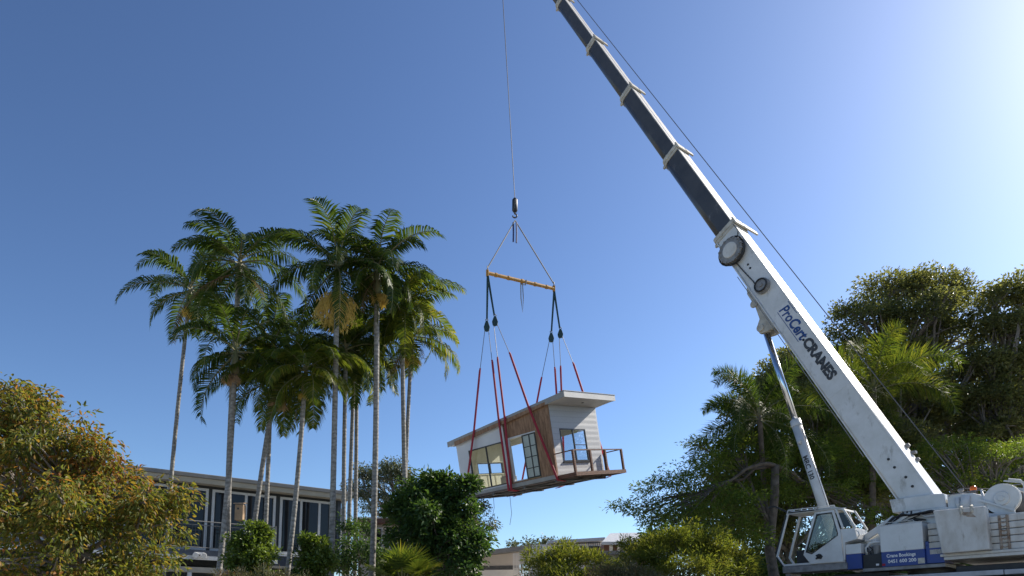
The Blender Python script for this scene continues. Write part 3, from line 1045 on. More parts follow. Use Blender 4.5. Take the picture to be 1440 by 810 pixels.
def wall_x(x0, x1, y0, y1, holes, mat, name='wall', top=None):
    """lengthwise wall from y0 to y1 with rectangular holes (ya, yb, za, zb), raked top"""
    m = MB()
    ys = sorted({y0, y1} | {h[0] for h in holes} | {h[1] for h in holes})
    for a, b in zip(ys, ys[1:]):
        hs = [h for h in holes if h[0] <= a + 1e-6 and h[1] >= b - 1e-6]
        if not hs:
            m.prism([(x0, a, 0), (x0, b, 0), (x0, b, hz(b)), (x0, a, hz(a))], V((x1 - x0, 0, 0)))
        else:
            h = hs[0]
            if h[2] > .01: m.prism([(x0, a, 0), (x0, b, 0), (x0, b, h[2]), (x0, a, h[2])], V((x1 - x0, 0, 0)))
            m.prism([(x0, a, h[3]), (x0, b, h[3]), (x0, b, hz(b)), (x0, a, hz(a))], V((x1 - x0, 0, 0)))
    return m.build(name, mat, house)


def wall_y(y0, y1, x0, x1, holes, top, mat, name='wall'):
    m = MB()
    xs = sorted({x0, x1} | {h[0] for h in holes} | {h[1] for h in holes})
    for a, b in zip(xs, xs[1:]):
        hs = [h for h in holes if h[0] <= a + 1e-6 and h[1] >= b - 1e-6]
        if not hs:
            m.span((a, y0, 0), (b, y1, top))
        else:
            m.span((a, y0, 0), (b, y1, hs[0][2]))
            m.span((a, y0, hs[0][3]), (b, y1, top))
    return m.build(name, mat, house)


wall_x(0, .10, 3.12, L_, [(3.38, 6.0, .08, 2.38)], M['whitewall'], 'wall')
pl = wall_x(-.012, .10, -.02, 3.12, [(1.0, 2.95, .08, 2.47)], M['ply'], 'wall')
pl['label'] = 'raw plywood stretch of wall around the glass doors'
wall_x(W_ - .1, W_, 0, L_, [(.95, 3.1, .5, 2.5), (3.6, 6.6, .1, 2.72)], M['whitewall'], 'wall')
fw = wall_y(0, .10, .10, W_ - .1, [(.74, 3.0, .65, 2.37)], HF - .01, M['palecladding'], 'wall')
fw['label'] = 'end wall of pale horizontal weatherboards behind the deck'
wall_y(L_ - .1, L_, .1, W_ - .1, [(1.4, 3.6, 1.13, 1.78)], HB, M['whitewall'], 'wall')
# pine lining on the inside of back and far walls
m = MB()
m.span((.102, L_ - .13, 0), (1.38, L_ - .103, HB - .02)); m.span((3.62, L_ - .13, 0), (W_ - .13, L_ - .103, HB - .02))
m.span((1.38, L_ - .13, 0), (3.62, L_ - .103, 1.11)); m.span((1.38, L_ - .13, 1.80), (3.62, L_ - .103, HB - .02))
m.span((W_ - .13, 6.62, 0), (W_ - .103, L_ - .14, 2.9))
m.build_each('inner_lining', M['innerwall'], house)
m = MB()
for y in (L_ - .14,):
    for k in range(7):
        m.span((.15 + k * .66, y - .02, .02), (.17 + k * .66, y, 1.1))
    m.span((.11, y - .03, 1.08), (W_ - .14, y - .001, 1.12)); m.span((.11, y - .03, 1.80), (W_ - .14, y - .001, 1.84))
m.build_each('lining_batten', M['innerwall'], house)
# white trim strips at the corner
m = MB()
m.span((-.016, 3.06, 0), (-.013, 3.16, hz(3.1)))
m.build('corner_strip', M['timber'], house)
# floor platform
m = MB()
m.span((-.02, -.02, -.26), (W_, L_, -.003))
fl = m.build('floor_platform', M['underfloor'], house)
m = MB()
m.span((.102, .102, .0), (W_ - .102, L_ - .102, .012))
m.build('floor_sheet', M['innerwall'], house)  # pale inner floor layer, added to bounce light up into the room
m = MB()
m.span((-.05, 0, -.2), (-.022, 3.2, .0)); m.span((-.05, 3.2, -.16), (-.022, L_, .0)); m.span((0, -.05, -.2), (W_, -.022, 0))
m.build_each('floor_edge', M['roofgrey'], fl)
m = MB()
for y in (6.35, 4.6, 2.3, .1):
    m.span((-.02, y - .09, -.36), (W_ + .06, y + .09, -.262))
for x in (.5, 2.1, 3.7):
    m.span((x - .06, 0, -.34), (x + .06, L_, -.262))
m.build_each('floor_bearer', M['darkgrey'], fl)
# roof
m = MB()
y0, y1 = -1.24, L_ + .57
m.prism([(-.10, y0, hz(y0) + .002), (-.10, y1, hz(y1) + .002), (-.10, y1, hz(y1) + .24), (-.10, y0, hz(y0) + .24)], V((W_ + .2, 0, 0)))
rf = m.build('roof', M['soffit'], house)
m = MB()
m.prism([(-.13, y0, hz(y0) - .02), (-.13, 3.3, hz(3.3) - .02), (-.13, 3.3, hz(3.3) + .26), (-.13, y0, hz(y0) + .26)], V((.028, 0, 0)))
m.prism([(-.13, 3.3, hz(3.3) - .10), (-.13, y1, hz(y1) - .04), (-.13, y1, hz(y1) + .26), (-.13, 3.3, hz(3.3) + .26)], V((.028, 0, 0)))
fs = m.build('barge_board', M['timber'] if False else M['roofgrey'], rf)
m = MB()
m.prism([(-.14, .0, hz(0) - .03), (-.14, 6.9, hz(6.9) - .14), (-.14, 6.9, hz(6.9) + .12), (-.14, .0, hz(0) + .13)], V((.008, 0, 0)))
m.build('timber_strip', M['ply'], rf)
m = MB()
m.span((-.13, y0 - .03, hz(y0) - .03), (W_ + .13, y0 - .002, hz(y0) + .27))
m.span((W_ + .102, y0, hz(y0) - .02), (W_ + .13, y0 + .3, hz(y0) + .27))
m.build('fascia', M['soffit'], rf)
m = MB()
m.span((-.14, y0 - .05, hz(y0) + .272), (W_ + .14, y0 + .3, hz(y0) + .30))
m.build('roof_edge_trim', M['roofgrey'], rf)
m = MB()
m.lathe((2.3, -.6, hz(-.6) - .0), (0, 0, -1), [(0, .07), (.03, .07)], 14)
m.build('downlight', M['grey'], rf)


def frame_x(x, t, ya, yb, za, zb, w, mull, mat, name='window', par=None, bars=()):
    m = MB()
    m.span((x, ya, za), (x + t, yb, za + w)); m.span((x, ya, zb - w), (x + t, yb, zb))
    m.span((x, ya, za + w), (x + t, ya + w, zb - w)); m.span((x, yb - w, za + w), (x + t, yb, zb - w))
    for y in mull: m.span((x + .004, y - w / 2, za + w), (x + t - .004, y + w / 2, zb - w))
    for z in bars: m.span((x + .01, ya + w, z - w / 3), (x + t - .01, yb - w, z + w / 3))
    return m.build(name, mat, par or house)


w1 = frame_x(-.015, .08, 3.38, 6.0, .08, 2.38, .065, [4.64], M['blackframe'])
m = MB(); m.span((.03, 3.44, .14), (.038, 5.94, 2.32)); m.build('pane', M['glass'], w1)
# doorway: white frame, open half and black framed leaf
m = MB()
m.span((-.02, 2.86, .085), (.11, 2.95, 2.46)); m.span((-.02, 1.0, 2.38), (.11, 2.86, 2.46)); m.span((-.02, 1.95, .085), (.11, 2.86, .13))
m.build('door_frame', M['whiteframe'], house)
dl = frame_x(-.03, .05, 1.02, 1.95, .09, 2.40, .07, [1.45], M['blackframe'], 'door', bars=(.62, 1.2, 1.75))
m = MB(); m.span((-.01, 1.08, .15), (.0, 1.9, 2.34)); m.build('pane', M['greenpane'], dl)
w3 = MB()
fy = -.02
w3.span((.74, fy, .65), (3.0, fy + .07, .71)); w3.span((.74, fy, 2.31), (3.0, fy + .07, 2.37)); w3.span((.74, fy, .71), (.80, fy + .07, 2.31)); w3.span((2.94, fy, .71), (3.0, fy + .07, 2.31))
w3.span((1.84, fy, .71), (1.92, fy + .07, 2.31)); w3.span((1.92, fy + .01, 1.5), (2.94, fy + .06, 1.54)); w3.span((.65, fy - .05, .59), (3.08, fy + .02, .645))
w3 = w3.build('window', M['blackframe'], house)
m = MB(); m.span((.8, .01, .71), (2.94, .018, 2.31)); m.build('pane', M['mirrorglass'], w3)
w4 = MB()
w4.span((1.4, L_ - .11, 1.13), (3.6, L_ + .01, 1.17)); w4.span((1.4, L_ - .11, 1.74), (3.6, L_ + .01, 1.78)); w4.span((1.4, L_ - .11, 1.17), (1.44, L_ + .01, 1.74)); w4.span((3.56, L_ - .11, 1.17), (3.6, L_ + .01, 1.74)); w4.span((2.48, L_ - .11, 1.17), (2.52, L_ + .01, 1.74))
w4.build('window', M['blackframe'], house)
# deck with rail
m = MB()
for k in range(9):
    m.span((-.1, -1.27 + k * .136, -.12), (W_ + .12, -1.27 + k * .136 + .128, -.085))
m.span((-.1, -1.3, -.27), (W_ + .12, -1.275, -.08)); m.span((-.12, -1.3, -.27), (-.1, -.06, -.08)); m.span((W_ + .12, -1.3, -.27), (W_ + .14, -.06, -.08))
dk = m.build('deck', M['timber'], house)
m = MB()
for x in (.4, 2.1, 3.8): m.span((x - .05, -1.2, -.30), (x + .05, -.06, -.125))
m.build_each('deck_joist', M['underfloor'], dk)
m = MB()
for x, y in ((-.05, -1.22), (1.4, -1.22), (2.75, -1.22), (W_ + .03, -1.22), (W_ + .03, -.12)):
    m.span((x - .055, y - .055, -.08), (x + .055, y + .055, 1.0))
m.build_each('railing_post', M['timber'], dk)
m = MB()
m.span((-.10, -1.27, 1.0), (W_ + .08, -1.17, 1.05)); m.span((-.10, -1.17, 1.0), (-.01, -.05, 1.05)); m.span((W_ + .0, -1.17, 1.0), (W_ + .08, -.05, 1.05))
m.build_each('handrail', M['timber'], dk)


def hp(x, y, z): return HM @ V((x, y, z))


def pix(P):
    d = V(P) - CAMPOS
    f_, u_ = d.y * CP + d.z * SP, -d.y * SP + d.z * CP
    return 720 + FPX * d.x / f_, YP - FPX * u_ / f_


# goods lying inside the cabin
def inside(name, mb, mat, label, cat):
    o = mb.build(name, mat, None, origin=(0, 0, 0), bevel=.04)
    o.matrix_world = HM
    return tag(o, label, cat)
m = MB(); m.span((1.2, 1.3, .02), (3.2, 3.0, .28)); m.span((1.3, 1.4, .285), (3.1, 2.9, .5))
inside('mattress', m, M['mattress'], 'pale quilted mattress stack on the cabin floor just inside the open doorway', 'mattress')
m = MB(); m.span((.6, 1.5, .02), (1.15, 2.9, .16)); m.span((.7, 1.6, .165), (1.1, 2.5, .26))
inside('folded_cloth', m, M['limecloth'], 'lime yellow folded cloth on the cabin floor in front of the mattress', 'cloth')
m = MB(); m.span((2.2, 5.3, .02), (3.0, 5.9, .75)); m.span((2.25, 5.35, .755), (2.95, 5.85, .8))
inside('storage_cabinet', m, M['grey'], 'grey low cabinet standing inside behind the big black framed window', 'cabinet')

# ================================================================== RIGGING
def thing_tube(name, pts, r, mat, label, cat, group, n=6):
    m = MB(); m.tube(pts, r, n)
    c = sum((V(p) for p in pts), V()) / len(pts)
    return tag(m.build(name, mat, None, origin=c), label, cat, group)


DH = 37.7
tip_w = CM @ B(44.2, 0, -.45)
hook = empty('hook_block', at(724, 300, DH))
tag(hook, 'black crane hook block hanging on the hoist rope above the yellow spreader bar', 'hook')
inv = lambda p: V(p) - hook.location
m = MB()
a, b = inv(at(724, 279, DH)), inv(at(724, 298, DH))
m.tube([a, a - V((0, 0, .1)), b + V((0, 0, .1)), b], [.09, .16, .17, .11], 12)
m.build('block_housing', M['black'], hook, smooth=True)
m = MB(); m.box((a + b) / 2, (.07, .36, .6)); m.box((a + b) / 2 + V((.0, 0, 0)), (.24, .05, .5)); m.build('cheek_plate', M['darkgrey'], hook, bevel=.03)
m = MB()
hc = inv(at(724, 303.5, DH))
m.tube([hc + V((cos(t) * .12, 0, sin(t) * .12)) for t in [pi / 2 - k * pi * 1.5 / 12 for k in range(13)]], .045, 8)
m.tube([b, hc + V((0, 0, .12))], .05, 8)
m.build('hook', M['darkgrey'], hook, smooth=True)
rope_top = at(713.5, -60, DH)
m = MB(); m.tube([tip_w, hook.location + a], .022, 6)
hr = m.build('hoist_rope', M['steelrope'], None, origin=hook.location + a)
tag(hr, 'single steel hoist rope running down from the boom tip to the hook block', 'rope')

ring_p = at(724.5, 310, DH)
barL, barR = at(685.5, 384, 36.2), at(779, 406, 39.2)
bar = empty('spreader_bar', (barL + barR) / 2)
tag(bar, 'worn yellow steel spreader bar slung beneath the hook block', 'spreader bar')
bo = bar.location
m = MB()
bdir = (barR - barL).normalized()
m.tube([barL - bo, barR - bo], .10, 12)
for t in (.12, .3, .5, .7, .88):
    p = barL.lerp(barR, t) - bo
    m.tube([p - bdir * .06, p + bdir * .06], .125, 12)
m.build('beam', M['yellow'], bar)
for P_ in (barL, barR):
    m = MB(); m.box(P_ - bo, (.16, .16, .36)); m.tube([P_ - bo + V((0, -.12, .12)), P_ - bo + V((0, .12, .12))], .05, 8); m.build('end_lug', M['yellow'], bar, bevel=.03)
gC = 'dark sling legs from the hook to the bar'
for P_, nm in ((barL, 'dark wire sling leg from the hook down to the near left end of the bar'), (barR, 'dark wire sling leg from the hook down to the far right end of the bar')):
    t_ = P_ + V((0, 0, .3))
    thing_tube('sling_leg', [ring_p, ring_p.lerp(t_, .5), t_], .035, M['darkgrey'], nm, 'sling', gC)
    m = MB()
    m.tube([t_ + V((0, -.05, .1)), t_ + V((0, -.07, -.05)), t_ + V((0, 0, -.14)), t_ + V((0, .07, -.05)), t_ + V((0, .05, .1))], .03, 6)
    tag(m.build('shackle', M['grey'], None, origin=t_), 'steel shackle joining the wire sling to the ' + ('near left' if P_ is barL else 'far right') + ' end of the yellow bar', 'shackle', 'shackles on the spreader bar')
for dx, ln, w_ in ((721.8, 340, 'left one'), (726.2, 341.5, 'right one')):
    p0, p1 = at(dx, 313, DH), at(dx, ln, DH)
    thing_tube('hanging_strap', [p0, p0.lerp(p1, .5) + V((.01, 0, 0)), p1], .05, M['bluerod'], 'short dark blue strap end dangling straight below the hook, ' + w_ + ' of the pair', 'strap', 'strap ends below the hook')
pm_ = barL.lerp(barR, .53)
p0, p1 = at(733.5, 398, pm_.y), at(735, 440, pm_.y)
m = MB()
m.tube([p0 + V((-.05, 0, 0)), p0.lerp(p1, .5) + V((-.07, 0, 0)), p1, p0.lerp(p1, .5) + V((.07, 0, 0)), p0 + V((.05, 0, 0))], .03, 6)
m.tube([pm_ + V((-.15, 0, .1)), pm_ + V((-.12, 0, -.18)), pm_ + V((.1, 0, -.2)), pm_ + V((.14, 0, .1))], .035, 6)
tag(m.build('chain_loop', M['grey'], None, origin=p0), 'grey chain loop dangling from the middle of the yellow spreader bar', 'chain')

inside_x, outside_x = -.2, W_ + .2
RIG = [  # bar end, strap bottom px, block bottom px, two rope lower ends px, lower points (local)
    (barL, (684.8, 449), (684.4, 466), ((674.8, 521, 6.7), (692.3, 509, 3.25)), -.19, "outer near"),
    (barL, (695.0, 443), (697.3, 458), ((699.8, 505, 3.05), (717.4, 498, -.15)), -.19, "inner near"),
    (barR, (775.5, 466), (774.8, 481), ((761.2, 533, 6.7), (780.5, 519, 3.3)), W_ + .3, "outer far"),
    (barR, (787.0, 461), (789.0, 475), ((788.4, 517, 3.1), (806.7, 512, -.15)), W_ + .3, "inner far")]
desc = {0: 'at the near end of the bar, left strap', 1: 'at the near end of the bar, right strap', 2: 'at the far end of the bar, left strap', 3: 'at the far end of the bar, right strap'}
runs = [['running to the back bottom corner of the cabin, leftmost of all', 'passing just left of the other sling between big window and doorway'],
        ['passing just right of its twin between big window and doorway', 'crossing the plywood wall diagonally to the front deck corner'],
        ['vanishing behind the roof above the doorway, leftmost on the far side', 'vanishing behind the highest roof corner, left of its two neighbours'],
        ['vanishing upright behind the roof edge, between the other two', 'on the far right, passing behind the overhang down to the deck rail']]
for i, (P_, sb, bb, ropes, xx, w_) in enumerate(RIG):
    dy = P_.y + (.25 if i % 2 else -.1)
    sbp, bbp = at(*sb, dy), at(*bb, dy)
    m = MB()
    top = P_ + V((0, 0, -.12))
    m.bar(top, sbp, .10, .05, up=(0, 1, 0))
    m.bar(top + V((.05, .03, 0)), sbp + V((.02, .03, 0)), .05, .04, up=(0, 1, 0))
    tag(m.build('lifting_strap', M['greensling'], None, origin=top), 'dark green strap hanging ' + desc[i].replace('strap', 'one of its pair'), 'strap', 'green straps below the spreader bar')
    bl = empty('snatch_block', sbp.lerp(bbp, .5))
    tag(bl, 'teal grey snatch block ' + desc[i].replace('left strap', 'on the left strap').replace('right strap', 'on the right strap'), 'pulley', 'snatch blocks on the green straps')
    o_ = bl.location
    m = MB()
    rv = V((1, 0, 0))
    h2 = (sbp - bbp).length / 2
    m.prism([(-.06, -.07, h2 * .7), (.06, -.07, h2 * .7), (.17, -.07, -h2 * .3), (.13, -.07, -h2 * .9), (0, -.07, -h2 * 1.05), (-.13, -.07, -h2 * .9), (-.17, -.07, -h2 * .3)], V((0, .14, 0)))
    m.build('block_cheek', M['greensling'], bl, bevel=.02)
    m = MB()
    m.tube([(0, -.0, h2 * 1.1), (.07, 0, h2 * .9), (0.0, 0, h2 * .6), (-.07, 0, h2 * .9), (0, 0, h2 * 1.1)], .03, 6)
    m.build('shackle', M['grey'], bl)
    lows = []
    for j, (px, py, yl) in enumerate(ropes):
        bot = hp(xx, yl, -.30 if xx < 0 else -.28)
        # rope end lies on the line block -> bottom, at the depth where the photo has it
        tt = (py - bb[1]) / 200.0
        e0 = bbp.lerp(bot, min(.5, max(.12, (bbp.z - at(px, py, bbp.y).z) / (bbp.z - bot.z))))
        e = at(px, py, e0.y)
        under = hp(xx + (.6 if xx < 0 else -.6), yl, -.38)
        m = MB()
        knee = None
        if xx < 0:
            # the strap bends over the roof edge on its way down
            A2, B2 = pix(bbp), pix(bot)
            best = None
            for q in range(0, 160):
                yy = -1.2 + q * .055
                c_ = hp(-.19, yy, hz(yy) + .29)
                p2 = pix(c_)
                t_ = (p2[1] - A2[1]) / (B2[1] - A2[1])
                er_ = abs(A2[0] + (B2[0] - A2[0]) * t_ - p2[0])
                if best is None or er_ < best[0]: best = (er_, c_)
            knee = best[1]
            e = at(px, py, bbp.lerp(knee, (bbp.z - at(px, py, bbp.y).z) / (bbp.z - knee.z)).y)
            up_ = tuple(hv * -1)
            m.bar(e, knee, .12, .04, up=up_)
            m.bar(knee, bot, .12, .04, up=up_)
        else:
            m.bar(e, bot, .12, .04, up=(-.6, -.6, .1))
        m.bar(bot, under, .12, .03)
        m.tube([e + (bbp - e).normalized() * .12, e], .05, 6)
        tag(m.build('red_sling', M['redsling'], None, origin=e), 'red webbing sling ' + runs[i][j], 'sling', 'red slings under the cabin')
        lows.append(e + (bbp - e).normalized() * .12)
    m = MB()
    m.tube([lows[0], bbp + V((-.11, 0, .0)), bbp + V((-.08, 0, .12)), bbp + V((0, 0, .18)), bbp + V((.08, 0, .12)), bbp + V((.11, 0, 0)), lows[1]], .018, 6)
    tag(m.build('wire_rope', M['steelrope'], None, origin=bbp), 'thin wire rope through pulley ' + desc[i].replace('left strap', 'on the left strap').replace('right strap', 'on the right strap'), 'rope', 'wire ropes through the snatch blocks')

for k, (pts, w_) in enumerate((([(694, 700), (695, 714), (692, 728), (693, 738)], 'fainter left one'), ([(717, 697), (718, 708), (719.5, 722), (717, 738)], 'longer right one'))):
    thing_tube('loose_wire', [at(x, y, 36.5) for x, y in pts], .012, M['darkgrey'], 'thin loose electric wire dangling below the cabin floor, ' + w_, 'wire', 'loose wires under the cabin')

# ================================================================== GROUND
xs = [-1500, -400, -120] + [(-60 + 6 * i) for i in range(21)] + [120, 400, 1500]
ys = [-400, -60, -10] + [i for i in range(0, 19)] + [24, 30, 40, 60, 100, 200, 500, 2500]
m = MB()
P = [(x, y, ground_z(y)) for y in ys for x in xs]
nx = len(xs)
m.poly(P, [(j * nx + i, j * nx + i + 1, (j + 1) * nx + i + 1, (j + 1) * nx + i) for j in range(len(ys) - 1) for i in range(nx - 1)])
tag(m.build('ground', M['bounceground'], smooth=True), kind='structure')
GZ = 1.2

# ================================================================== VEGETATION
def leaf_mesh(name, cen, axis, up, ln, wd, mat, parent, origin, fold=.25, fine=False):
    """many leaves, each folded along its midrib; arrays of N"""
    side = np.cross(axis, up)
    side /= np.linalg.norm(side, axis=1)[:, None] + 1e-9
    up2 = np.cross(side, axis)
    n = len(cen)
    h = axis * ln[:, None]
    w = (wd / 2)[:, None]
    sag = up2 * ln[:, None]
    fo = up2 * (wd * fold)[:, None]
    if fine:
        v = np.empty((n, 7, 3))
        v[:, 0] = cen
        v[:, 1] = cen + h * .28 + side * w * .85 + fo
        v[:, 2] = cen + h * .62 + side * w * .8 + fo * .8 - sag * .05
        v[:, 3] = cen + h - sag * .16
        v[:, 4] = cen + h * .62 - side * w * .8 + fo * .8 - sag * .05
        v[:, 5] = cen + h * .28 - side * w * .85 + fo
        v[:, 6] = cen + h * .5 - sag * .02
        T = [[0, 1, 6], [1, 2, 6], [2, 3, 6], [3, 4, 6], [4, 5, 6], [5, 0, 6]]
    else:
        v = np.empty((n, 4, 3))
        mid = cen + h * .45
        v[:, 0] = cen
        v[:, 1] = mid + side * w + fo
        v[:, 2] = cen + h - sag * .08
        v[:, 3] = mid - side * w + fo
        T = [[0, 1, 2], [0, 2, 3]]
    k = v.shape[1]
    b = np.arange(n)[:, None] * k
    t = np.concatenate([b + np.array(q) for q in T], 0)
    return np_mesh(name, v.reshape(-1, 3), t, mat, parent, origin)


def unit(a): return a / (np.linalg.norm(a, axis=-1, keepdims=True) + 1e-9)


def curve(a, b, sag, n=6, wob=.0):
    a, b = V(a), V(b)
    L = (b - a).length
    pts = []
    o = V((rnd.uniform(-1, 1), rnd.uniform(-1, 1), rnd.uniform(-1, 1))) * wob * L
    for i in range(n + 1):
        t = i / n
        p = a.lerp(b, t) + V((0, 0, sag * L * 4 * t * (1 - t))) + o * sin(pi * t) + V((rnd.uniform(-1, 1), rnd.uniform(-1, 1), rnd.uniform(-1, 1))) * wob * L * .25 * (1 if 0 < i < n else 0)
        pts.append(p)
    return pts


def fringe(blobs, n, k=.38):
    """small side shoots that break the outline of a crown"""
    out = list(blobs)
    for _ in range(n):
        c, r = rnd.choice(blobs)
        a, e = rnd.uniform(0, 2 * pi), rnd.uniform(-.1, 1.2)
        out.append(((c[0] + r[0] * cos(a) * cos(e), c[1] + r[1] * sin(a) * cos(e), c[2] + r[2] * sin(e) * 1.08), tuple(q * k * rnd.uniform(.6, 1.2) for q in r)))
    return out


def tree(name, label, cat, base, blobs, leafm, barkm, ln=.14, wd=.06, per=70, cr=.45, dens=2.2, trunk=.25, droop=.4, fork=.55, group=None, shell=.5, flat=.7, limbs=True, every=1, fork_at=None, twigs=.6, extra=None, stems=1, fine=False):
    """blobs: (centre, (rx, ry, rz)); clumps of leaves near the surface of each, carried by limbs"""
    base = V(base)
    blobs = fringe(blobs, extra) if extra else blobs
    root = empty(name, base)
    tag(root, label, cat, group)
    cl_, own = [], []
    for bi, (c, r) in enumerate(blobs):
        c = np.array(c); r = np.array(r)
        area = 4 * pi * ((r[0] * r[1]) ** 1.6 / 3 + (r[0] * r[2]) ** 1.6 / 3 + (r[1] * r[2]) ** 1.6 / 3) ** (1 / 1.6)
        n = max(5, int(area * dens))
        d = unit(NR.normal(size=(n, 3)))
        d[:, 2] = np.where(d[:, 2] < -.4, d[:, 2] * -.4, d[:, 2])
        d = unit(d)
        ph = NR.uniform(0, 6, 3)
        bump_ = 1 + .16 * np.sin(d[:, 0] * 5 + ph[0]) * np.sin(d[:, 1] * 5 + ph[1]) + .12 * np.sin(d[:, 2] * 7 + ph[2])
        rad = NR.uniform(shell, 1.0, n) ** .6 * bump_
        cl_.append(c + d * r * rad[:, None]); own += [bi] * n
    cl_ = np.concatenate(cl_); own = np.array(own)
    k = per
    n = len(cl_)
    size = NR.uniform(.6, 1.3, n) * cr
    off = NR.normal(size=(n, k, 3))
    off /= np.maximum(1, np.linalg.norm(off, axis=-1, keepdims=True) / 1.7)
    off *= .52
    off[..., 2] *= flat
    off *= size[:, None, None]
    p = (cl_[:, None, :] + off).reshape(-1, 3)
    cc = np.array([blobs[i][0] for i in own])
    outd = unit(cl_ - cc)
    ax = unit(off.reshape(-1, 3)) * .8 + np.repeat(outd, k, 0) * .35 + NR.normal(size=p.shape) * .5
    ax[:, 2] -= droop
    ax = unit(ax)
    up = NR.normal(size=p.shape) * .6
    up[:, 2] += 1
    l_ = ln * NR.uniform(.6, 1.25, len(p))
    w_ = wd * NR.uniform(.7, 1.2, len(p))
    leaf_mesh('crown', p, ax, unit(up), l_, w_, leafm, root, None, fine=fine).data.transform(Matrix.Translation(-base))
    # limbs
    mb = MB()
    if limbs:
        mean = sum((V(c) for c, r in blobs), V()) / len(blobs)
        fk = V(fork_at) if fork_at is not None else base.lerp(V((mean.x, mean.y, mean.z)), fork)
        for st in range(stems):
            b2 = base + V((rnd.uniform(-.4, .4), rnd.uniform(-.4, .4), 0)) * (st > 0) - V((0, 0, .3))
            tp = curve(b2, fk, 0, 7, .05)
            mb.tube([q - base for q in tp], [trunk * (1.25 if i == 0 else 1 - .05 * i) / (1 if stems == 1 else 1.6) for i in range(8)], 10)
        for bi, (c, r) in enumerate(blobs):
            if bi % every: continue
            c = V(c)
            st = tp[rnd.choice([-1, -1, -2, -3])]
            lp = curve(st, c, .05, 7, .10)
            rr = trunk * min(.5, .22 + .10 * max(r))
            mb.tube([q - base for q in lp], [rr * (1 - .09 * i) for i in range(8)], 8)
            idx = np.where(own == bi)[0]
            for q in idx:
                if rnd.random() < twigs:
                    a = lp[rnd.randint(4, 7)]
                    e = V(cl_[q])
                    tw = curve(a, e, .04, 4, .07)
                    r0 = min(rr * .4, .05 + .012 * (e - a).length)
                    mb.tube([x - base for x in tw], [r0 * (1 - .18 * i) for i in range(5)], 5, False)
        mb.build('trunk', barkm, root, smooth=True)
    return root


def bl(px, py, Y, rx, rz, ry=None):
    """crown blob given where its middle stands and its half sizes in photo pixels"""
    k = Y / FPX
    return (tuple(at(px, py, Y)), (rx * k, (ry or max(rx, rz)) * k, rz * k))


def frond(R_, L_, p0, az, el, length, arch, nl, lmax, width, vee, droopl, plumose=0, curl=0):
    """one feather leaf: arching midrib R_ (rib MB) with leaflets into L_"""
    h = V((cos(az), sin(az), 0))
    n = 12
    pts = []
    p = V(p0)
    e = el
    step = length / n
    for i in range(n + 1):
        pts.append(p.copy())
        p = p + (h * cos(e) + V((0, 0, sin(e)))) * step
        e -= arch * (.4 + 1.2 * i / n) / n
        h = Matrix.Rotation(curl / n, 3, 'Z') @ h
    torn = 0 if plumose else rnd.choice([0, 0, .05, .18])
    R_.tube(pts, [max(.006, .032 * (1 - i / (n + 1))) for i in range(n + 1)], 4, False)
    for k in range(nl):
        t = .10 + .90 * (k + rnd.random() * .6) / nl
        f = t * n
        i = min(n - 1, int(f))
        q = pts[i].lerp(pts[i + 1], f - i)
        T = (pts[i + 1] - pts[i]).normalized()
        S = T.cross(V((0, 0, 1)))
        if S.length < .05: S = h.cross(V((0, 0, 1)))
        S.normalize()
        U = S.cross(T).normalized()
        prof = min(1, (t - .04) * 3.2) * (1 - max(0, t - .5) * 1.25)
        for sg in (-1, 1):
            if rnd.random() < torn: continue
            if plumose:
                a = rnd.uniform(0, 2 * pi)
                d = (S * cos(a) + U * sin(a)) * .85 + T * .55
            else:
                v_ = vee + rnd.uniform(-.16, .16)
                d = S * sg * cos(v_) + U * sin(v_) + T * (.45 + .55 * t + rnd.uniform(-.1, .1))
            d.normalize()
            ll = lmax * prof * rnd.uniform(.82, 1.1)
            if ll < .05: continue
            d2 = (d + V((0, 0, -droopl * rnd.uniform(.7, 1.3)))).normalized()
            w = width * (.7 + .3 * prof)
            B_ = T * (w / 2)
            m1 = q + d * ll * .5
            tip = m1 + d2 * ll * .5
            L_.poly([q - B_ * .6, q + B_ * .6, m1 + B_, m1 - B_, tip], [(0, 1, 2, 3), (3, 2, 4)])


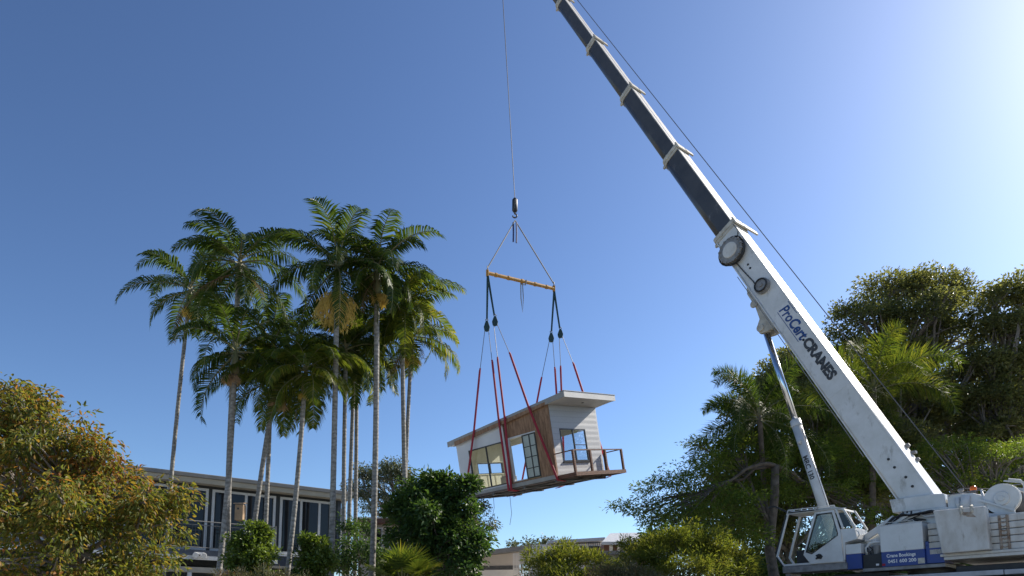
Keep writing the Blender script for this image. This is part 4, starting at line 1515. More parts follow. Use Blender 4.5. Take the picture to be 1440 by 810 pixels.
def palm(label, foot, top, r, fronds, length, leafm, crownshaft=1.0, inflo=None, dead=0, seed=0, lmax=.76, group='palms in the tall clump', plumose=False, name='palm_tree', nl=58, width=.058, els=(74, -32), arch=(1.3, 2.3), droopl=.75, bend=.0):
    rnd.seed(seed)
    foot, top = V(foot), V(top)
    root = empty(name, foot)
    tag(root, label, 'palm tree', group)
    L = (top - foot).length
    ax = (top - foot).normalized()
    sidew = V((rnd.uniform(-1, 1), rnd.uniform(-.5, .5), 0)) * (.012 * L) + V((bend, 0, 0))
    m = MB()
    N = 40
    pts = [foot.lerp(top, i / N) + sidew * sin(pi * i / N) - foot for i in range(N + 1)]
    pts[0].z -= .4
    m.tube(pts, [r * (1.45 - .45 * min(1, i / 4)) * (1 - .18 * i / N) * (1.035 if i % 2 else 1) for i in range(N + 1)], 10)
    m.build('trunk', M['bark'] if plumose else M['palmbark'], root, smooth=True)
    td = (pts[-1] - pts[-3]).normalized()
    T0 = pts[-1]
    if crownshaft:
        m = MB()
        m.tube([T0 - td * .05, T0 + td * .1 * crownshaft, T0 + td * .45 * crownshaft, T0 + td * crownshaft], [r * .85, r * 1.35, r * 1.1, r * .62], 10)
        m.build('crownshaft', M['shaft'], root, smooth=True)
    C0 = T0 + td * (crownshaft or .05)
    Rb, Lb = MB(), MB()
    for k in range(fronds):
        t = (k + .5) / fronds
        az = k * 2.39996 + rnd.uniform(-.25, .25) + seed
        el = R(els[0] + (els[1] - els[0]) * t ** .9 + rnd.uniform(-8, 8))
        frond(Rb, Lb, C0 - td * (.25 * t), az, el, length * rnd.uniform(.68, 1.1) * (.85 if t < .12 else 1), rnd.uniform(*arch), nl, lmax, width, rnd.uniform(-.35, .45), droopl * rnd.uniform(.5, 1.4) + .5 * t, plumose, curl=rnd.uniform(-.35, .35))
    # spear leaf
    m = Rb
    m.tube([C0 - td * .2, C0 + td * .4, C0 + td * .85 + V((rnd.uniform(-.1, .1), 0, 0))], [.03, .022, .006], 5)
    cr = Lb.build('crown', leafm, root)
    Rb.build('midrib', M['shaft'], cr)
    if dead:
        for k in range(dead):
            Rb, Lb = MB(), MB()
            frond(Rb, Lb, T0 + td * crownshaft * .5 if crownshaft else T0, rnd.uniform(0, 6.3), R(rnd.uniform(-45, -15)), length * rnd.uniform(.6, .8), .9, 22, .42, .035, -.4, 1.4)
            dm = Lb.build('dead_frond', M['deadleaf'], root)
            Rb.build('midrib', M['deadleaf'], dm)
    if inflo:
        matn, size, side, drop = inflo
        m = MB()
        c0 = T0 - td * .05
        cen = c0 + V((side * .3 * size, 0, -.52 * size * drop))
        for k in range(int(130 * size) + 20):
            d_ = V((rnd.gauss(0, 1), rnd.gauss(0, 1), rnd.gauss(0, 1))).normalized() * rnd.uniform(.3, 1) ** .5
            q1 = cen + V((d_.x * .58, d_.y * .58, d_.z * .5 * drop)) * size
            mid = c0.lerp(q1, .5) + V((d_.x, d_.y, .3)) * .12 * size
            w = V((.014, .005, 0))
            m.poly([c0 - w, c0 + w, mid + w, mid - w, q1], [(0, 1, 2, 3), (3, 2, 4)])
            for j in range(9):
                b_ = mid.lerp(q1, rnd.uniform(.3, 1))
                e_ = b_ + V((rnd.uniform(-.14, .14), rnd.uniform(-.14, .14), -rnd.uniform(-.02, .2)))
                m.poly([b_ - w * 1.2, b_ + w * 1.2, e_], [(0, 1, 2)])
        m.build('flower_cluster', M[matn], root)
    return root


# palms: (foot px, foot py, top px, top py (where the fronds start, below crownshaft), depth, ...)
def palm_at(fx, fy, tx, ty, Y, label, crownshaft=.9, **kw):
    a, b = at(fx, fy, Y), at(tx, ty, Y)
    d = (b - a) / (b.z - a.z)
    foot = a + d * (GZ - a.z)
    top = b
    return palm(label, foot, top, kw.pop('r', .105) * .85, kw.pop('fronds', 17), kw.pop('length', 2.5) * 1.0, kw.pop('leafm', M['palmleaf']), crownshaft, **kw)


PL = [
    (245, 660, 265, 432, 25, 'far left slender palm leaning right with a grey trunk and a rusty flower brush', dict(seed=1, fronds=16, inflo=('flower', .6, .9, .7), length=3.0, r=.10, dead=1)),
    (304, 806, 330, 525, 22, 'second palm trunk from the left, leaning right, its crown hidden among other palms', dict(seed=2, fronds=17, length=2.8, inflo=('pinkflower', .5, -.9, .6), leafm=M['palmleaf'], r=.115)),
    (322, 786, 335, 405, 22.6, 'tallest dark palm of the left half, with the tan nesting box strapped to its trunk', dict(seed=14, fronds=21, length=3.1, dead=2, r=.125, crownshaft=1.1)),
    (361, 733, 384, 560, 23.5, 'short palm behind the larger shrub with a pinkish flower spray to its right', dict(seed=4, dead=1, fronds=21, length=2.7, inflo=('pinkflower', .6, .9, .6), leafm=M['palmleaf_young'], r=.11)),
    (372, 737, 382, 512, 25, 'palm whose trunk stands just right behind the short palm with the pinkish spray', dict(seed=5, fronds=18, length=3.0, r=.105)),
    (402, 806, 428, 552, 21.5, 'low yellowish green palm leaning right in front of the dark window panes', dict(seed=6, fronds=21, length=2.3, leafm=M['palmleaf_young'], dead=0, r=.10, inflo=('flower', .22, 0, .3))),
    (465, 806, 474, 408, 21.5, 'tall palm with the large golden flower brush hanging at its crown', dict(seed=17, fronds=17, length=2.9, inflo=('flower', 1.35, -.1, 1.05), r=.115, crownshaft=1.0)),
    (485, 782, 486, 520, 24.5, 'slim palm trunk standing immediately right of the golden brush palm', dict(seed=8, fronds=14, length=2.3, r=.10, dead=1)),
    (490, 773, 498, 520, 26, 'slim palm second behind the golden brush palm, lowest of the inner crowns', dict(seed=9, fronds=17, length=2.5, r=.10, leafm=M['palmleaf_young'])),
    (499, 757, 502, 500, 27, 'slim palm standing just left of the tall middle palm', dict(seed=10, fronds=17, length=2.7, r=.10)),
    (522, 806, 530, 412, 22.2, 'tall middle palm with a straight trunk and small tan flower brush to its right', dict(seed=19, dead=1, fronds=19, length=3.0, inflo=('flower', .6, .9, .6), r=.12, crownshaft=1.0)),
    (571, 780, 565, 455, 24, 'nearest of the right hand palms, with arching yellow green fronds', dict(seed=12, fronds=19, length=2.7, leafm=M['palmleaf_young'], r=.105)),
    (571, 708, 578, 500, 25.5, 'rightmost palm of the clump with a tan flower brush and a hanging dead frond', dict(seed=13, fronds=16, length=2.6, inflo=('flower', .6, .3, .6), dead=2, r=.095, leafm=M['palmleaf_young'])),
]
for fx, fy, tx, ty, Y, lab, kw in PL:
    palm_at(fx, fy, tx, ty, Y, lab, **kw)

# nesting box on the palm
nb = empty('nesting_box', at(337, 732, 22.35))
tag(nb, 'tan wooden nesting box strapped to a palm trunk before the house windows', 'nesting box')
m = MB(); m.span((-.13, -.12, 0), (.14, .14, .52)); m.build('box_body', M['tanbox'], nb, bevel=.01)
m = MB(); m.prism([(-.17, -.18, .53), (.18, -.18, .53), (.18, .16, .60), (-.17, .16, .60)], V((0, 0, .03))); m.build('sloping_lid', M['tanbox'], nb)
m = MB(); m.lathe((-.02, -.121, .38), (0, -1, 0), [(0, .035), (.004, .035)], 14); m.build('entrance_hole', M['black'], nb)

rnd.seed(5)
# left tree with yellowing leaves, close to the camera
bx = at(15, 800, 10.8)
tree('spreading_tree', 'tree with yellowing and reddish leaves filling the lower left corner', 'tree', (-7.4, 11.0, ground_z(11)),
     [bl(20, 600, 11, 75, 62), bl(-60, 640, 11, 110, 110), bl(85, 660, 10.8, 80, 70), bl(150, 700, 11, 66, 60), bl(205, 748, 10.8, 48, 52), bl(100, 755, 10.2, 90, 65), bl(0, 740, 10.2, 80, 75), bl(190, 810, 10.6, 60, 45), bl(225, 712, 10.9, 30, 22), bl(60, 830, 10, 110, 60), bl(100, 622, 10.9, 36, 26), bl(14, 556, 11.2, 38, 26)],
     M['autumn'], M['greybark'], ln=.10, wd=.043, per=64, cr=.30, dens=4.4, trunk=.19, droop=.75, shell=.2, flat=.8, fork_at=(-7.0, 11.0, 3.2), twigs=.7, extra=10, fine=True)
# dense dark tree beside the palms
tree('dense_tree', 'dense dark green glossy tree right of the palms, under the hanging cabin', 'tree', (*at(620, 800, 21.5).xy, GZ),
     [bl(622, 722, 21.5, 30, 34), bl(590, 715, 21.3, 24, 22), bl(644, 694, 21.2, 20, 22), bl(575, 705, 21.6, 12, 14), bl(618, 682, 21.6, 12, 12), bl(662, 780, 20.8, 16, 22), bl(598, 692, 21.8, 32, 24), bl(648, 760, 21, 34, 40), bl(590, 770, 21, 48, 50), bl(630, 800, 20.6, 46, 40), bl(568, 735, 21.8, 24, 26), bl(655, 712, 21.2, 12, 14), bl(600, 745, 20.6, 34, 34)],
     M['darkleaf'], M['bark'], ln=.17, wd=.08, per=54, cr=.36, dens=3.6, trunk=.16, droop=.3, shell=.45, extra=26, fine=True)
# gum tree behind
tree('gum_tree', 'open crowned grey green gum tree standing behind the palm trunks', 'tree', (*at(600, 800, 42).xy, GZ),
     [bl(545, 675, 42, 34, 24), bl(520, 700, 42, 26, 24), bl(565, 668, 42, 24, 16), bl(535, 712, 42, 30, 14), bl(680, 715, 40, 16, 18), bl(690, 740, 40, 8, 15), bl(640, 690, 42, 22, 15), bl(505, 670, 42, 10, 18), bl(572, 690, 42, 20, 20), bl(525, 668, 42, 20, 14), bl(552, 655, 42, 20, 10), bl(500, 690, 42, 12, 20), bl(668, 738, 40, 14, 10)],
     M['gumleaf'], M['greybark'], ln=.2, wd=.085, per=44, cr=.5, dens=1.5, trunk=.3, droop=.6, shell=.3, fork=.6)
# shrubs below the palms
SH = [(352, 775, 19.5, 36, 38, 'larger of the two rounded leafy green shrubs in front of the house', 'shrubleaf'), (440, 785, 19.8, 25, 36, 'smaller leafy green shrub right of the larger one, below the corner window', 'shrubleaf')]
for px, py, Y, rx, rz, lab, mt in SH:
    tree('garden_shrub', lab, 'shrub', (*at(px, py, Y).xy, GZ), [bl(px, py, Y, rx * .8, rz * .75), bl(px - rx * .35, py + rz * .5, Y - .2, rx * .65, rz * .55), bl(px + rx * .4, py + rz * .35, Y - .1, rx * .6, rz * .6), bl(px + rx * .1, py - rz * .55, Y, rx * .45, rz * .42), bl(px, py + rz * 1.4, Y, rx, rz)],
         M[mt], M['bark'], ln=.13, wd=.065, per=40, cr=.20, dens=9, trunk=.05, droop=.1, shell=.3, group='leafy shrubs before the house', stems=3, extra=8, fine=True)
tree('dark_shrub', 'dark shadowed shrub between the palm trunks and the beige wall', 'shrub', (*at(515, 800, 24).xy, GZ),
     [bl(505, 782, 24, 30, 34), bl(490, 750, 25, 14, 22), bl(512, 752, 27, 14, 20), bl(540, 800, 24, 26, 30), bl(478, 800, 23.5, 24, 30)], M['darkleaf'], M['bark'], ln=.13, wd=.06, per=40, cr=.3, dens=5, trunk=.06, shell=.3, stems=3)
tree('flowering_shrub', 'low brownish tipped shrub at the foot of the palm trunks along the bottom edge', 'shrub', (*at(360, 830, 18.2).xy, GZ),
     [bl(330, 822, 18.2, 26, 20), bl(375, 820, 18.2, 30, 22), bl(415, 826, 18.2, 22, 18)], M['pinkbrush'], M['bark'], ln=.14, wd=.022, per=46, cr=.22, dens=8, trunk=.04, droop=-.5, shell=.3, stems=3)


def fan_palm(label, px, py, Y, n, size):
    c = at(px, py, Y)
    foot = V((c.x, c.y, GZ))
    root = empty('fan_palm', foot)
    tag(root, label, 'palm tree')
    m = MB()
    h = c.z - GZ
    m.tube([V((0, 0, -.3)), V((0, 0, h * .5)), V((0, 0, h))], [.16, .14, .12], 10)
    m.build('trunk', M['palmbark'], root)
    Lb, Rb = MB(), MB()
    for k in range(n):
        az = k * 2.4
        el = R(rnd.uniform(15, 80))
        d = V((cos(az) * cos(el), sin(az) * cos(el), sin(el)))
        st = rnd.uniform(.5, .9) * size
        e = V((0, 0, h)) + d * st
        Rb.tube([V((0, 0, h)), e], [.018, .01], 5)
        S = d.cross(V((0, 0, 1))).normalized()
        U = S.cross(d)
        for j in range(26):
            a = R(-115 + 230 * (j + rnd.random() * .4) / 25)
            q = (d * cos(a) + S * sin(a) + U * .12).normalized()
            ln_ = size * .8 * rnd.uniform(.85, 1.05)
            w = q.cross(U).normalized() * .022
            m1 = e + q * ln_ * .55
            tip = m1 + (q + V((0, 0, -.28))).normalized() * ln_ * .45
            Lb.poly([e - w * .4, e + w * .4, m1 + w, m1 - w, tip], [(0, 1, 2, 3), (3, 2, 4)])
    cr = Lb.build('crown', M['palmleaf_young'], root)
    Rb.build('leaf_stalk', M['shaft'], cr)


fan_palm('low fan palm with spiky silvery green leaves at the bottom edge beside the dense tree', 566, 826, 19, 20, .85)

# bushes along the middle of the bottom edge
tree('golden_bush', 'yellow green feathery bush in front of the low grey roofed houses', 'bush', (*at(790, 800, 20).xy, GZ),
     [bl(762, 797, 20, 28, 17), bl(796, 785, 20, 30, 18), bl(830, 793, 20.3, 26, 15), bl(790, 818, 19.6, 56, 22), bl(850, 815, 20, 28, 16)], M['limeleaf'], M['bark'], ln=.15, wd=.03, per=60, cr=.3, dens=6, trunk=.06, droop=-.25, shell=.25, stems=3, twigs=.5, extra=9)
tree('golden_bush', 'bright yellow green spreading bush left of the crane cab', 'bush', (*at(960, 800, 21).xy, GZ),
     [bl(925, 775, 21, 40, 26), bl(965, 768, 21, 42, 26), bl(1005, 780, 21.3, 40, 26), bl(900, 795, 20.8, 38, 24), bl(960, 805, 20.5, 70, 32), bl(1030, 805, 21.2, 40, 30), bl(885, 770, 21.2, 18, 12)], M['limeleaf'], M['bark'], ln=.15, wd=.03, per=60, cr=.32, dens=5.5, trunk=.07, droop=-.25, shell=.25, stems=3, twigs=.5, extra=9)
tree('flowering_shrub', 'grey green shrub with pink brush flowers between the two yellow green bushes', 'shrub', (*at(868, 815, 18.5).xy, GZ),
     [bl(850, 812, 18.5, 24, 16), bl(880, 806, 18.6, 26, 16), bl(905, 815, 18.4, 24, 14), bl(870, 826, 18.3, 50, 16)], M['pinkbrush'], M['bark'], ln=.12, wd=.022, per=60, cr=.22, dens=9, trunk=.04, droop=-.4, shell=.3, stems=3)
# far shrubs on the roof line
for i, (px, py, rx, rz, lab) in enumerate(((735, 765, 18, 6, 'small dark treetop just above the flat grey roof, left of its twin'), (770, 761, 11, 7, 'small dark treetop above the flat grey roof, right of its twin'))):
    tree('far_treetop', lab, 'tree', (*at(px, py, 75).xy, GZ), [bl(px, py, 75, rx, rz), bl(px + rx * .6, py + 3, 75, rx * .5, rz * .7), bl(px - rx * .7, py + 4, 75, rx * .5, rz * .6)], M['gumleaf'], M['bark'], ln=.35, wd=.2, per=20, cr=.6, dens=.9, trunk=.2, group='treetops over the far roofs')

# right hand trees
rnd.seed(21)
tree('leafy_tree', 'dark leafy tree filling the space between the foxtail palm and the boom', 'tree', (*at(1110, 800, 33).xy, GZ),
     [bl(1072, 548, 33, 26, 24), bl(1045, 585, 33, 30, 26), bl(1050, 620, 33, 40, 34), bl(1090, 570, 33, 38, 36), bl(1110, 528, 33.5, 32, 32), bl(1140, 570, 33, 44, 44), bl(1080, 650, 33, 54, 40), bl(1030, 675, 33, 44, 34), bl(1150, 640, 33, 54, 44), bl(1000, 710, 33, 44, 34), bl(1200, 700, 33, 60, 44), bl(1110, 710, 33, 60, 44), bl(1260, 640, 33.5, 60, 50), bl(1060, 745, 32, 60, 40)],
     M['figleaf'], M['greybark'], ln=.2, wd=.10, per=60, cr=.6, dens=1.9, trunk=.3, droop=.2, shell=.35, flat=.6, twigs=.4, fork=.45)
rnd.seed(9)
tree('poinciana_tree', 'low spreading feathery leaved tree behind the crane cab with a bent grey trunk', 'tree', (*at(1100, 790, 27).xy, GZ),
     [bl(905, 722, 27, 30, 26), bl(945, 690, 27, 46, 24), bl(990, 665, 27, 46, 26), bl(950, 735, 26.5, 50, 26), bl(1015, 715, 26.5, 60, 34), bl(1040, 760, 26, 46, 40), bl(1040, 640, 28, 50, 30), bl(1075, 700, 28, 40, 40), bl(1120, 650, 29, 60, 34), bl(1150, 700, 29, 60, 30), bl(1180, 640, 30, 50, 40), bl(1230, 680, 30, 60, 40), bl(1210, 735, 29, 60, 24), bl(872, 712, 27, 9, 13), bl(915, 760, 27, 20, 14), bl(985, 630, 27.5, 22, 14)],
     M['feather'], M['bark'], ln=.17, wd=.055, per=46, cr=.5, dens=2.3, trunk=.24, every=3, droop=.25, shell=.35, flat=.4, fork_at=tuple(at(1090, 655, 27)), twigs=.55)
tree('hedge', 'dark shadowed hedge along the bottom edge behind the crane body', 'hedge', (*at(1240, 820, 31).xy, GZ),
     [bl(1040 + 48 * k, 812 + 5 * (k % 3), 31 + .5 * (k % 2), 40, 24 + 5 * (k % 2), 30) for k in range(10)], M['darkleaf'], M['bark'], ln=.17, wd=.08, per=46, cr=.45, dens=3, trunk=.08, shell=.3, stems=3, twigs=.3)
tree('poinciana_tree', 'low feathery leaved tree behind the winch at the right edge', 'tree', (*at(1400, 800, 27).xy, GZ),
     [bl(1330, 640, 28, 60, 22), bl(1400, 650, 27.5, 60, 24), bl(1460, 640, 28, 50, 30), bl(1340, 690, 28, 50, 26), bl(1410, 690, 28, 60, 22), bl(1290, 660, 28.5, 30, 28), bl(1470, 700, 27.5, 40, 30), bl(1360, 770, 29, 90, 22)],
     M['feather'], M['greybark'], ln=.17, wd=.055, per=46, cr=.5, dens=2.2, trunk=.22, droop=.25, shell=.35, flat=.4)
tree('fig_tree', 'huge dense fig tree with a domed crown rising behind the crane boom', 'tree', (*at(1290, 800, 36).xy, GZ),
     [bl(1215, 455, 36, 46, 32), bl(1250, 415, 37, 44, 26), bl(1300, 405, 37, 42, 26), bl(1340, 420, 37, 32, 32), bl(1290, 460, 36, 56, 36), bl(1230, 510, 36, 56, 40), bl(1190, 490, 36, 24, 22), bl(1340, 480, 36, 40, 34), bl(1320, 540, 36, 60, 44), bl(1250, 580, 36, 60, 40), bl(1170, 560, 36, 50, 50), bl(1190, 620, 36, 60, 40), bl(1320, 610, 36, 60, 40), bl(1120, 590, 36, 40, 60), bl(1100, 540, 36, 34, 34), bl(1115, 510, 36.5, 24, 20), bl(1150, 520, 36.5, 34, 24)],
     M['figleaf'], M['greybark'], ln=.20, wd=.105, per=66, cr=.66, dens=1.75, trunk=.55, droop=.12, shell=.5, flat=.55, twigs=.4, fork=.5, extra=8)
tree('fig_tree', 'tall fig tree at the right edge of the picture, beyond a small sky gap', 'tree', (*at(1440, 800, 34).xy, GZ),
     [bl(1400, 430, 34, 26, 32), bl(1432, 410, 34, 32, 24), bl(1460, 430, 34, 40, 40), bl(1385, 465, 34, 18, 22), bl(1420, 475, 34, 40, 34), bl(1390, 520, 34, 40, 36), bl(1450, 530, 34, 50, 44), bl(1400, 575, 34, 50, 36), bl(1450, 610, 34, 50, 40), bl(1380, 630, 34, 46, 34), bl(1360, 570, 34.5, 34, 34)],
     M['figleaf'], M['greybark'], ln=.20, wd=.105, per=66, cr=.66, dens=1.75, trunk=.5, droop=.12, shell=.5, flat=.55, twigs=.4, fork=.5, extra=8)
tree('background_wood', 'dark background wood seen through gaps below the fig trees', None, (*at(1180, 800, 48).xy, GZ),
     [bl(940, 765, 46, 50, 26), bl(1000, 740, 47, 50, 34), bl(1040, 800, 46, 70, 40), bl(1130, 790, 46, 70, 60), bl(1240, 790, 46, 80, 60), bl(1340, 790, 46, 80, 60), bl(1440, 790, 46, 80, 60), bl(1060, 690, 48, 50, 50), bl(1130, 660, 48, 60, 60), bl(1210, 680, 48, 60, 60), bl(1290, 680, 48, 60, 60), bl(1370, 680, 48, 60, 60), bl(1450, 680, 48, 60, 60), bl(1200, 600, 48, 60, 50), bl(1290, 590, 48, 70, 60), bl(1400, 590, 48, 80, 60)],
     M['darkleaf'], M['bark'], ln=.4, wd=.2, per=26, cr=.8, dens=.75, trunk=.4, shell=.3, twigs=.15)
bpy.data.objects['background_wood']['kind'] = 'stuff'
rnd.seed(3)


def foxtail(label, foot, top, seed, fr, length, leafm, spread, **kw):
    return palm(label, foot, top, kw.pop('r', .15), fr, length, leafm, .0, seed=seed, lmax=kw.pop('lmax', .72), group=None, plumose=True, name='foxtail_palm', nl=180, width=.034, els=spread, arch=(1.4, 2.2), droopl=.25, **kw)


foxtail('bushy foxtail palm with dark plume fronds left of the lift cylinder', (*at(1090, 800, 27.6).xy, GZ), at(1068, 585, 27.6), 3, 21, 3.7, M['palmleaf'], (80, -35), r=.12)
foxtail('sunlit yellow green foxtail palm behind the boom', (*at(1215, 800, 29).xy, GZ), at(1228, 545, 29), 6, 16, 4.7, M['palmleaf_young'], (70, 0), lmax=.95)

# ================================================================== HOUSE ON THE LEFT
er = at(480, 690, 30)
ed = V((-.82, -.572, 0)).normalized()
en = V((-ed.y, ed.x, 0))
if en.y > 0: en = -en
HX = Matrix(((ed.x, -en.x, 0, er.x), (ed.y, -en.y, 0, er.y), (0, 0, 1, 0), (0, 0, 0, 1)))
lh = empty('family_house', mat=Matrix.Translation(V((0, 0, GZ))) @ HX)
tag(lh, 'dark two storey house with flat roof, white framed windows and balcony behind the palms', 'house')


def hl(px, py, off=0):
    """(s, height) on the facade plane moved out by off"""
    o = V((er.x, er.y, 0)) + en * off
    d = ray(px, py)
    t = ((o - CAMPOS).dot(en)) / d.dot(en)
    p = CAMPOS + d * t - o
    return p.dot(ed), p.z - GZ


def hspan(name, a, b, mat, par, **kw):
    m = MB()
    m.span(a, b)
    return m.build(name, mat, par, **kw)


# local: x along the facade to the left, y inwards, z up
hspan('wall', (.02, .0, 2.95), (14, 7.5, 6.22), M['charwall'], lh)
hspan('wall', (.3, 1.0, -.3), (14, 7.5, 2.94), M['charwall'], lh)
rf_ = hspan('roof', (-.25, -.55, 6.10), (14.4, 8, 6.40), M['cream'], lh)
hspan('gutter', (-.30, -.68, 6.27), (14.4, -.552, 6.43), M['gutter'], rf_, bevel=.02)
hspan('fascia', (-.26, -.60, 6.07), (14.4, -.553, 6.265), M['cream'], rf_)
hspan('roof_capping', (-.3, -.5, 6.405), (14.4, 8, 6.45), M['gutter'], rf_)
m = MB()
m.tube([(-.12, -.3, 6.08), (-.12, -.2, 5.95), (-.02, -.03, 5.7), (-.02, -.03, 2.0)], .04, 8)
m.build('downpipe', M['whiteframe'], lh)
hspan('corner_board', (-.0, -.03, 2.9), (.16, -.002, 6.08), M['bluegrey'], lh)


def hwin(s0, s1, z0, z1, mulls, w=.10):
    m = MB()
    m.span((s0, -.07, z0), (s1, -.002, z0 + w)); m.span((s0, -.07, z1 - w), (s1, -.002, z1))
    m.span((s0, -.07, z0 + w), (s0 + w, -.002, z1 - w)); m.span((s1 - w, -.07, z0 + w), (s1, -.002, z1 - w))
    for q in mulls: m.span((q - w / 2, -.065, z0 + w), (q + w / 2, -.004, z1 - w))
    fr = m.build('window', M['whiteframe'], lh)
    ed_ = [s0 + w] + list(mulls) + [s1 - w]
    for a, b in zip(ed_, ed_[1:]):
        hspan('pane', (a + w / 2, -.03, z0 + w), (b - w / 2, -.018, z1 - w), M['darkglass'], fr)


hwin(.42, 2.68, 3.56, 5.98, [.98, 1.78])
hwin(2.86, 5.36, 3.50, 5.98, [4.06])
hwin(5.5, 8.4, 3.50, 5.98, [6.95])
hwin(8.7, 11.8, 3.50, 5.98, [10.2])
# pale blind behind one pane
hspan('sill', (.35, -.1, 3.46), (2.75, -.002, 3.555), M['whiteframe'], lh)
hspan('spandrel', (.1, -.03, 3.05), (2.8, -.002, 3.455), M['bluegrey'], lh)
hspan('beam', (.1, -.06, 2.94), (3.1, -.002, 3.045), M['cream'], lh)
bal = hspan('balcony', (3.05, -1.1, 3.18), (14, -.003, 3.40), M['bluegrey'], lh)
hspan('balcony_edge', (3.0, -1.16, 3.02), (14, -1.102, 3.17), M['whiteframe'], bal)
hspan('balcony_beam', (3.05, -1.0, 2.55), (12, -.8, 2.75), M['cream'], bal)
m = MB()
m.tube([(3.1, -1.05, 4.50), (14, -1.05, 4.50)], .022, 6)
m.build('handrail', M['grey'], bal)
m = MB()
m.tube([(3.1, -1.05, 3.50), (14, -1.05, 3.50)], .016, 6)
m.tube([(3.1, -1.05, 4.36), (14, -1.05, 4.36)], .014, 6)
m.build_each('rail_bar', M['grey'], bal)
m = MB()
for k in range(74): m.tube([(3.2 + k * .12, -1.05, 3.5), (3.2 + k * .12, -1.05, 4.36)], .008, 4)
m.build_each('baluster', M['darkgrey'], bal)
for s_ in (3.1, 5.0, 6.9, 8.8): hspan('railing_post', (s_ - .035, -1.09, 3.405), (s_ + .035, -1.02, 4.55), M['grey'], bal)
for s_ in (6.2, 9.4): hspan('post', (s_ - .07, -1.05, -.3), (s_ + .07, -.9, 2.54), M['whiteframe'], lh)
m = MB()
for dx in (-.12, .1):
    m.lathe((5.95 + dx, -1.2, 3.22), (dx * 2, -.9, -.35), [(0, .06), (.08, .10), (.16, .11), (.165, .09)], 14)
m.box((5.95, -1.17, 3.26), (.3, .05, .08))
m.build('floodlight', M['text_white'], lh)
# solid ball lamps etc. stay with the house


# ================================================================== FAR BUILDINGS
def bspan(px0, px1, py0, Y, depth, mat, name, par, z0=None, top_dy=0):
    a, b = at(px0, py0, Y), at(px1, py0 + top_dy, Y)
    m = MB()
    zl = GZ - .3 if z0 is None else z0
    m.prism([(a.x, Y, zl), (b.x, Y, zl), (b.x, Y, b.z), (a.x, Y, a.z)], V((0, depth, 0)))
    return m.build(name, mat, par)


far1 = empty('beige_house', (0, 0, 0))
tag(far1, 'beige rendered house with a thin brown roof edge, half hidden behind palms and dark tree', 'house', None)
bspan(505, 664, 737, 36, 7, M['render'], 'wall', far1)
a_, b_ = at(498, 729, 35.4), at(671, 725, 35.4)
m = MB(); m.prism([(a_.x, 35.4, a_.z - .27), (b_.x, 35.4, b_.z - .27), (b_.x, 35.4, b_.z), (a_.x, 35.4, a_.z)], V((0, 8, 0))); rr = m.build('roof', M['brownfascia'], far1)
m = MB(); m.prism([(a_.x, 35.36, a_.z - .03), (b_.x, 35.36, b_.z - .03), (b_.x, 35.36, b_.z + .05), (a_.x, 35.36, a_.z + .05)], V((0, 8.1, 0))); m.build('roof_trim', M['render2'], rr)
a_, b_ = at(524, 742, 35.9), at(537, 800, 35.9)
m = MB(); m.span((a_.x, 35.85, b_.z), (b_.x, 35.995, a_.z)); w_ = m.build('window', M['whiteframe'], far1)
m = MB(); m.span((a_.x + .06, 35.83, b_.z), (b_.x - .06, 35.848, a_.z - .08)); m.build('pane', M['darkglass'], w_)

far2 = empty('flat_roofed_house', (0, 0, 0))
tag(far2, 'low beige house with a sloping flat roof edge, below the hanging cabin', 'house')
bspan(640, 730, 781, 46, 9, M['render'], 'wall', far2, top_dy=-9)
bspan(640, 729, 797, 45.9, .09, M['darkgrey'], 'window_band', far2, z0=at(700, 801, 45.9).z, top_dy=-2)
bspan(640, 728, 802, 45.8, .18, M['render2'], 'wall_panel', far2, top_dy=-1)
a_, b_ = at(630, 782, 45.2), at(748, 767.5, 45.2)
m = MB(); m.prism([(a_.x, 45.2, a_.z - .22), (b_.x, 45.2, b_.z - .22), (b_.x, 45.2, b_.z + .08), (a_.x, 45.2, a_.z + .08)], V((0, 10, 0))); m.build('roof', M['gutter'], far2)
m = MB()
p0, p1 = at(722, 778, 44.9), at(745, 800, 44.9)
for k in range(12):
    x = p0.x + (p1.x - p0.x) * k / 11
    m.span((x - .03, 44.88, p1.z - 1), (x + .03, 44.94, p0.z))
m.span((p0.x, 44.95, p0.z - .08), (p1.x, 45.0, p0.z)); m.span((p0.x, 44.95, p0.z - 1.1), (p1.x, 45.0, p0.z - 1.0))
m.build('lattice_screen', M['render2'], far2)

far3 = empty('white_house', (0, 0, 0))
tag(far3, 'white upper storey with a pale parapet roof and dark windows, behind the yellow green bush', 'house')
bspan(745, 850, 766, 60, 8, M['render2'], 'wall', far3, top_dy=-2)
a_, b_ = at(770, 762, 59.5), at(851, 757, 59.5)
m = MB(); m.prism([(a_.x, 59.5, a_.z - .12), (b_.x, 59.5, b_.z - .2), (b_.x, 59.5, b_.z + .1), (a_.x, 59.5, a_.z + .1)], V((0, 9, 0))); m.build('roof', M['tinroof'], far3)
for q in ((786, 800), (806, 822), (828, 843)):
    a_, b_ = at(q[0], 768, 59.9), at(q[1], 776, 59.9)
    m = MB(); m.span((a_.x, 59.85, b_.z - 1), (b_.x, 59.98, a_.z)); m.build('window', M['darkglass'], far3)
m = MB()
for k in range(9):
    p = at(828 + k * 3, 762, 58); m.tube([(p.x, 58, p.z - .9), (p.x, 58, p.z)], .025, 5)
m.tube([tuple(at(826, 763, 58)), tuple(at(853, 763, 58))], .03, 5)
m.build('balcony_rail', M['darkgrey'], far3)

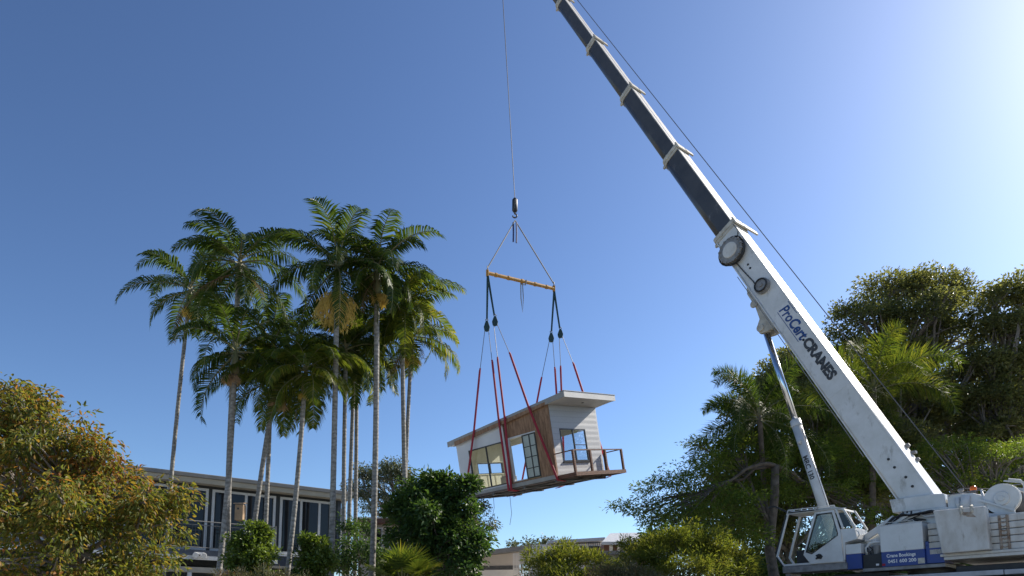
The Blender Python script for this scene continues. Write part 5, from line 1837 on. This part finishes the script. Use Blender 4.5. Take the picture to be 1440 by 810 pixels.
far4 = empty('gabled_house', (0, 0, 0))
tag(far4, 'grey metal gabled roof with a dark brick wall, partly behind the feathery tree', 'house')
bspan(849, 905, 764, 52, 6, M['brownfascia'], 'wall', far4)
p0, p1, p2 = at(846, 762.5, 51.4), at(866, 742, 51.4), at(910, 741, 51.4)
p3_ = at(910, 762.5, 51.4)
m = MB(); m.prism([p0, p3_, p2 + V((0, 3, 0)), p1 + V((0, 3, 0))], V((0, .25, -.12))); rr = m.build('roof', M['tinroof'], far4)
m = MB(); m.prism([p0 + V((0, -.03, -.2)), p3_ + V((0, -.03, -.2)), p3_ + V((0, -.03, .03)), p0 + V((0, -.03, .03))], V((0, -.08, 0))); m.build('gutter', M['whiteframe'], rr)
for q in ((857, 862), (868, 878)):
    a_, b_ = at(q[0], 767, 51.9), at(q[1], 776, 51.9)
    m = MB(); m.span((a_.x, 51.86, b_.z), (b_.x, 51.985, a_.z)); m.build('window', M['render2'], far4)
far5 = empty('garden_pavilion', (0, 0, 0))
tag(far5, 'low grey walled pavilion with a thin dark roof edge between the two yellow green bushes', 'pavilion')
bspan(835, 905, 780, 44, 5, M['roofgrey'], 'wall', far5)
a_, b_ = at(828, 777, 43.5), at(915, 776, 43.5)
m = MB(); m.prism([(a_.x, 43.5, a_.z - .12), (b_.x, 43.5, b_.z - .12), (b_.x, 43.5, b_.z + .1), (a_.x, 43.5, a_.z + .1)], V((0, 6, 0))); m.build('roof', M['gutter'], far5)

# ================================================================== LIGHT AND SKY
SUN_AZ, SUN_EL = 58.0, 39.0
w = bpy.data.worlds.new('World')
scene.world = w
w.use_nodes = True
nt = w.node_tree
bg_ = nt.nodes['Background']
sky = nt.nodes.new('ShaderNodeTexSky')
sky.sky_type = 'NISHITA'
sky.sun_disc = False
sky.sun_elevation = R(SUN_EL)
sky.sun_rotation = R(SUN_AZ)
sky.air_density = 1.0
sky.dust_density = 0.66
sky.ozone_density = 5.0
hs = nt.nodes.new('ShaderNodeHueSaturation')
hs.inputs['Saturation'].default_value = 0.95
nt.links.new(sky.outputs[0], hs.inputs['Color'])
gm = nt.nodes.new('ShaderNodeGamma')
gm.inputs['Gamma'].default_value = 1.36
nt.links.new(hs.outputs[0], gm.inputs['Color'])
sc_ = nt.nodes.new('ShaderNodeVectorMath')
sc_.operation = 'MULTIPLY'
sc_.inputs[1].default_value = tuple(c * 3.0 ** -0.36 for c in (.98, .95, .90))
nt.links.new(gm.outputs[0], sc_.inputs[0])
nt.links.new(sc_.outputs[0], bg_.inputs[0])
bg_.inputs[1].default_value = 0.09
sl = bpy.data.lights.new('sun', 'SUN')
sl.energy = 4.6
sl.angle = R(.53)
sl.color = (1.0, 0.93, 0.82)
so = bpy.data.objects.new('sun', sl)
COL.objects.link(so)
sd = V((sin(R(SUN_AZ)) * cos(R(SUN_EL)), cos(R(SUN_AZ)) * cos(R(SUN_EL)), sin(R(SUN_EL))))
so.rotation_euler = sd.to_track_quat('Z', 'Y').to_euler()
so.location = sd * 60
scene.view_settings.view_transform = 'Standard'
scene.view_settings.look = 'None'
scene.view_settings.gamma = 1
scene.view_settings.exposure = 0.68
scene.cycles.max_bounces = 6
scene.cycles.transparent_max_bounces = 12
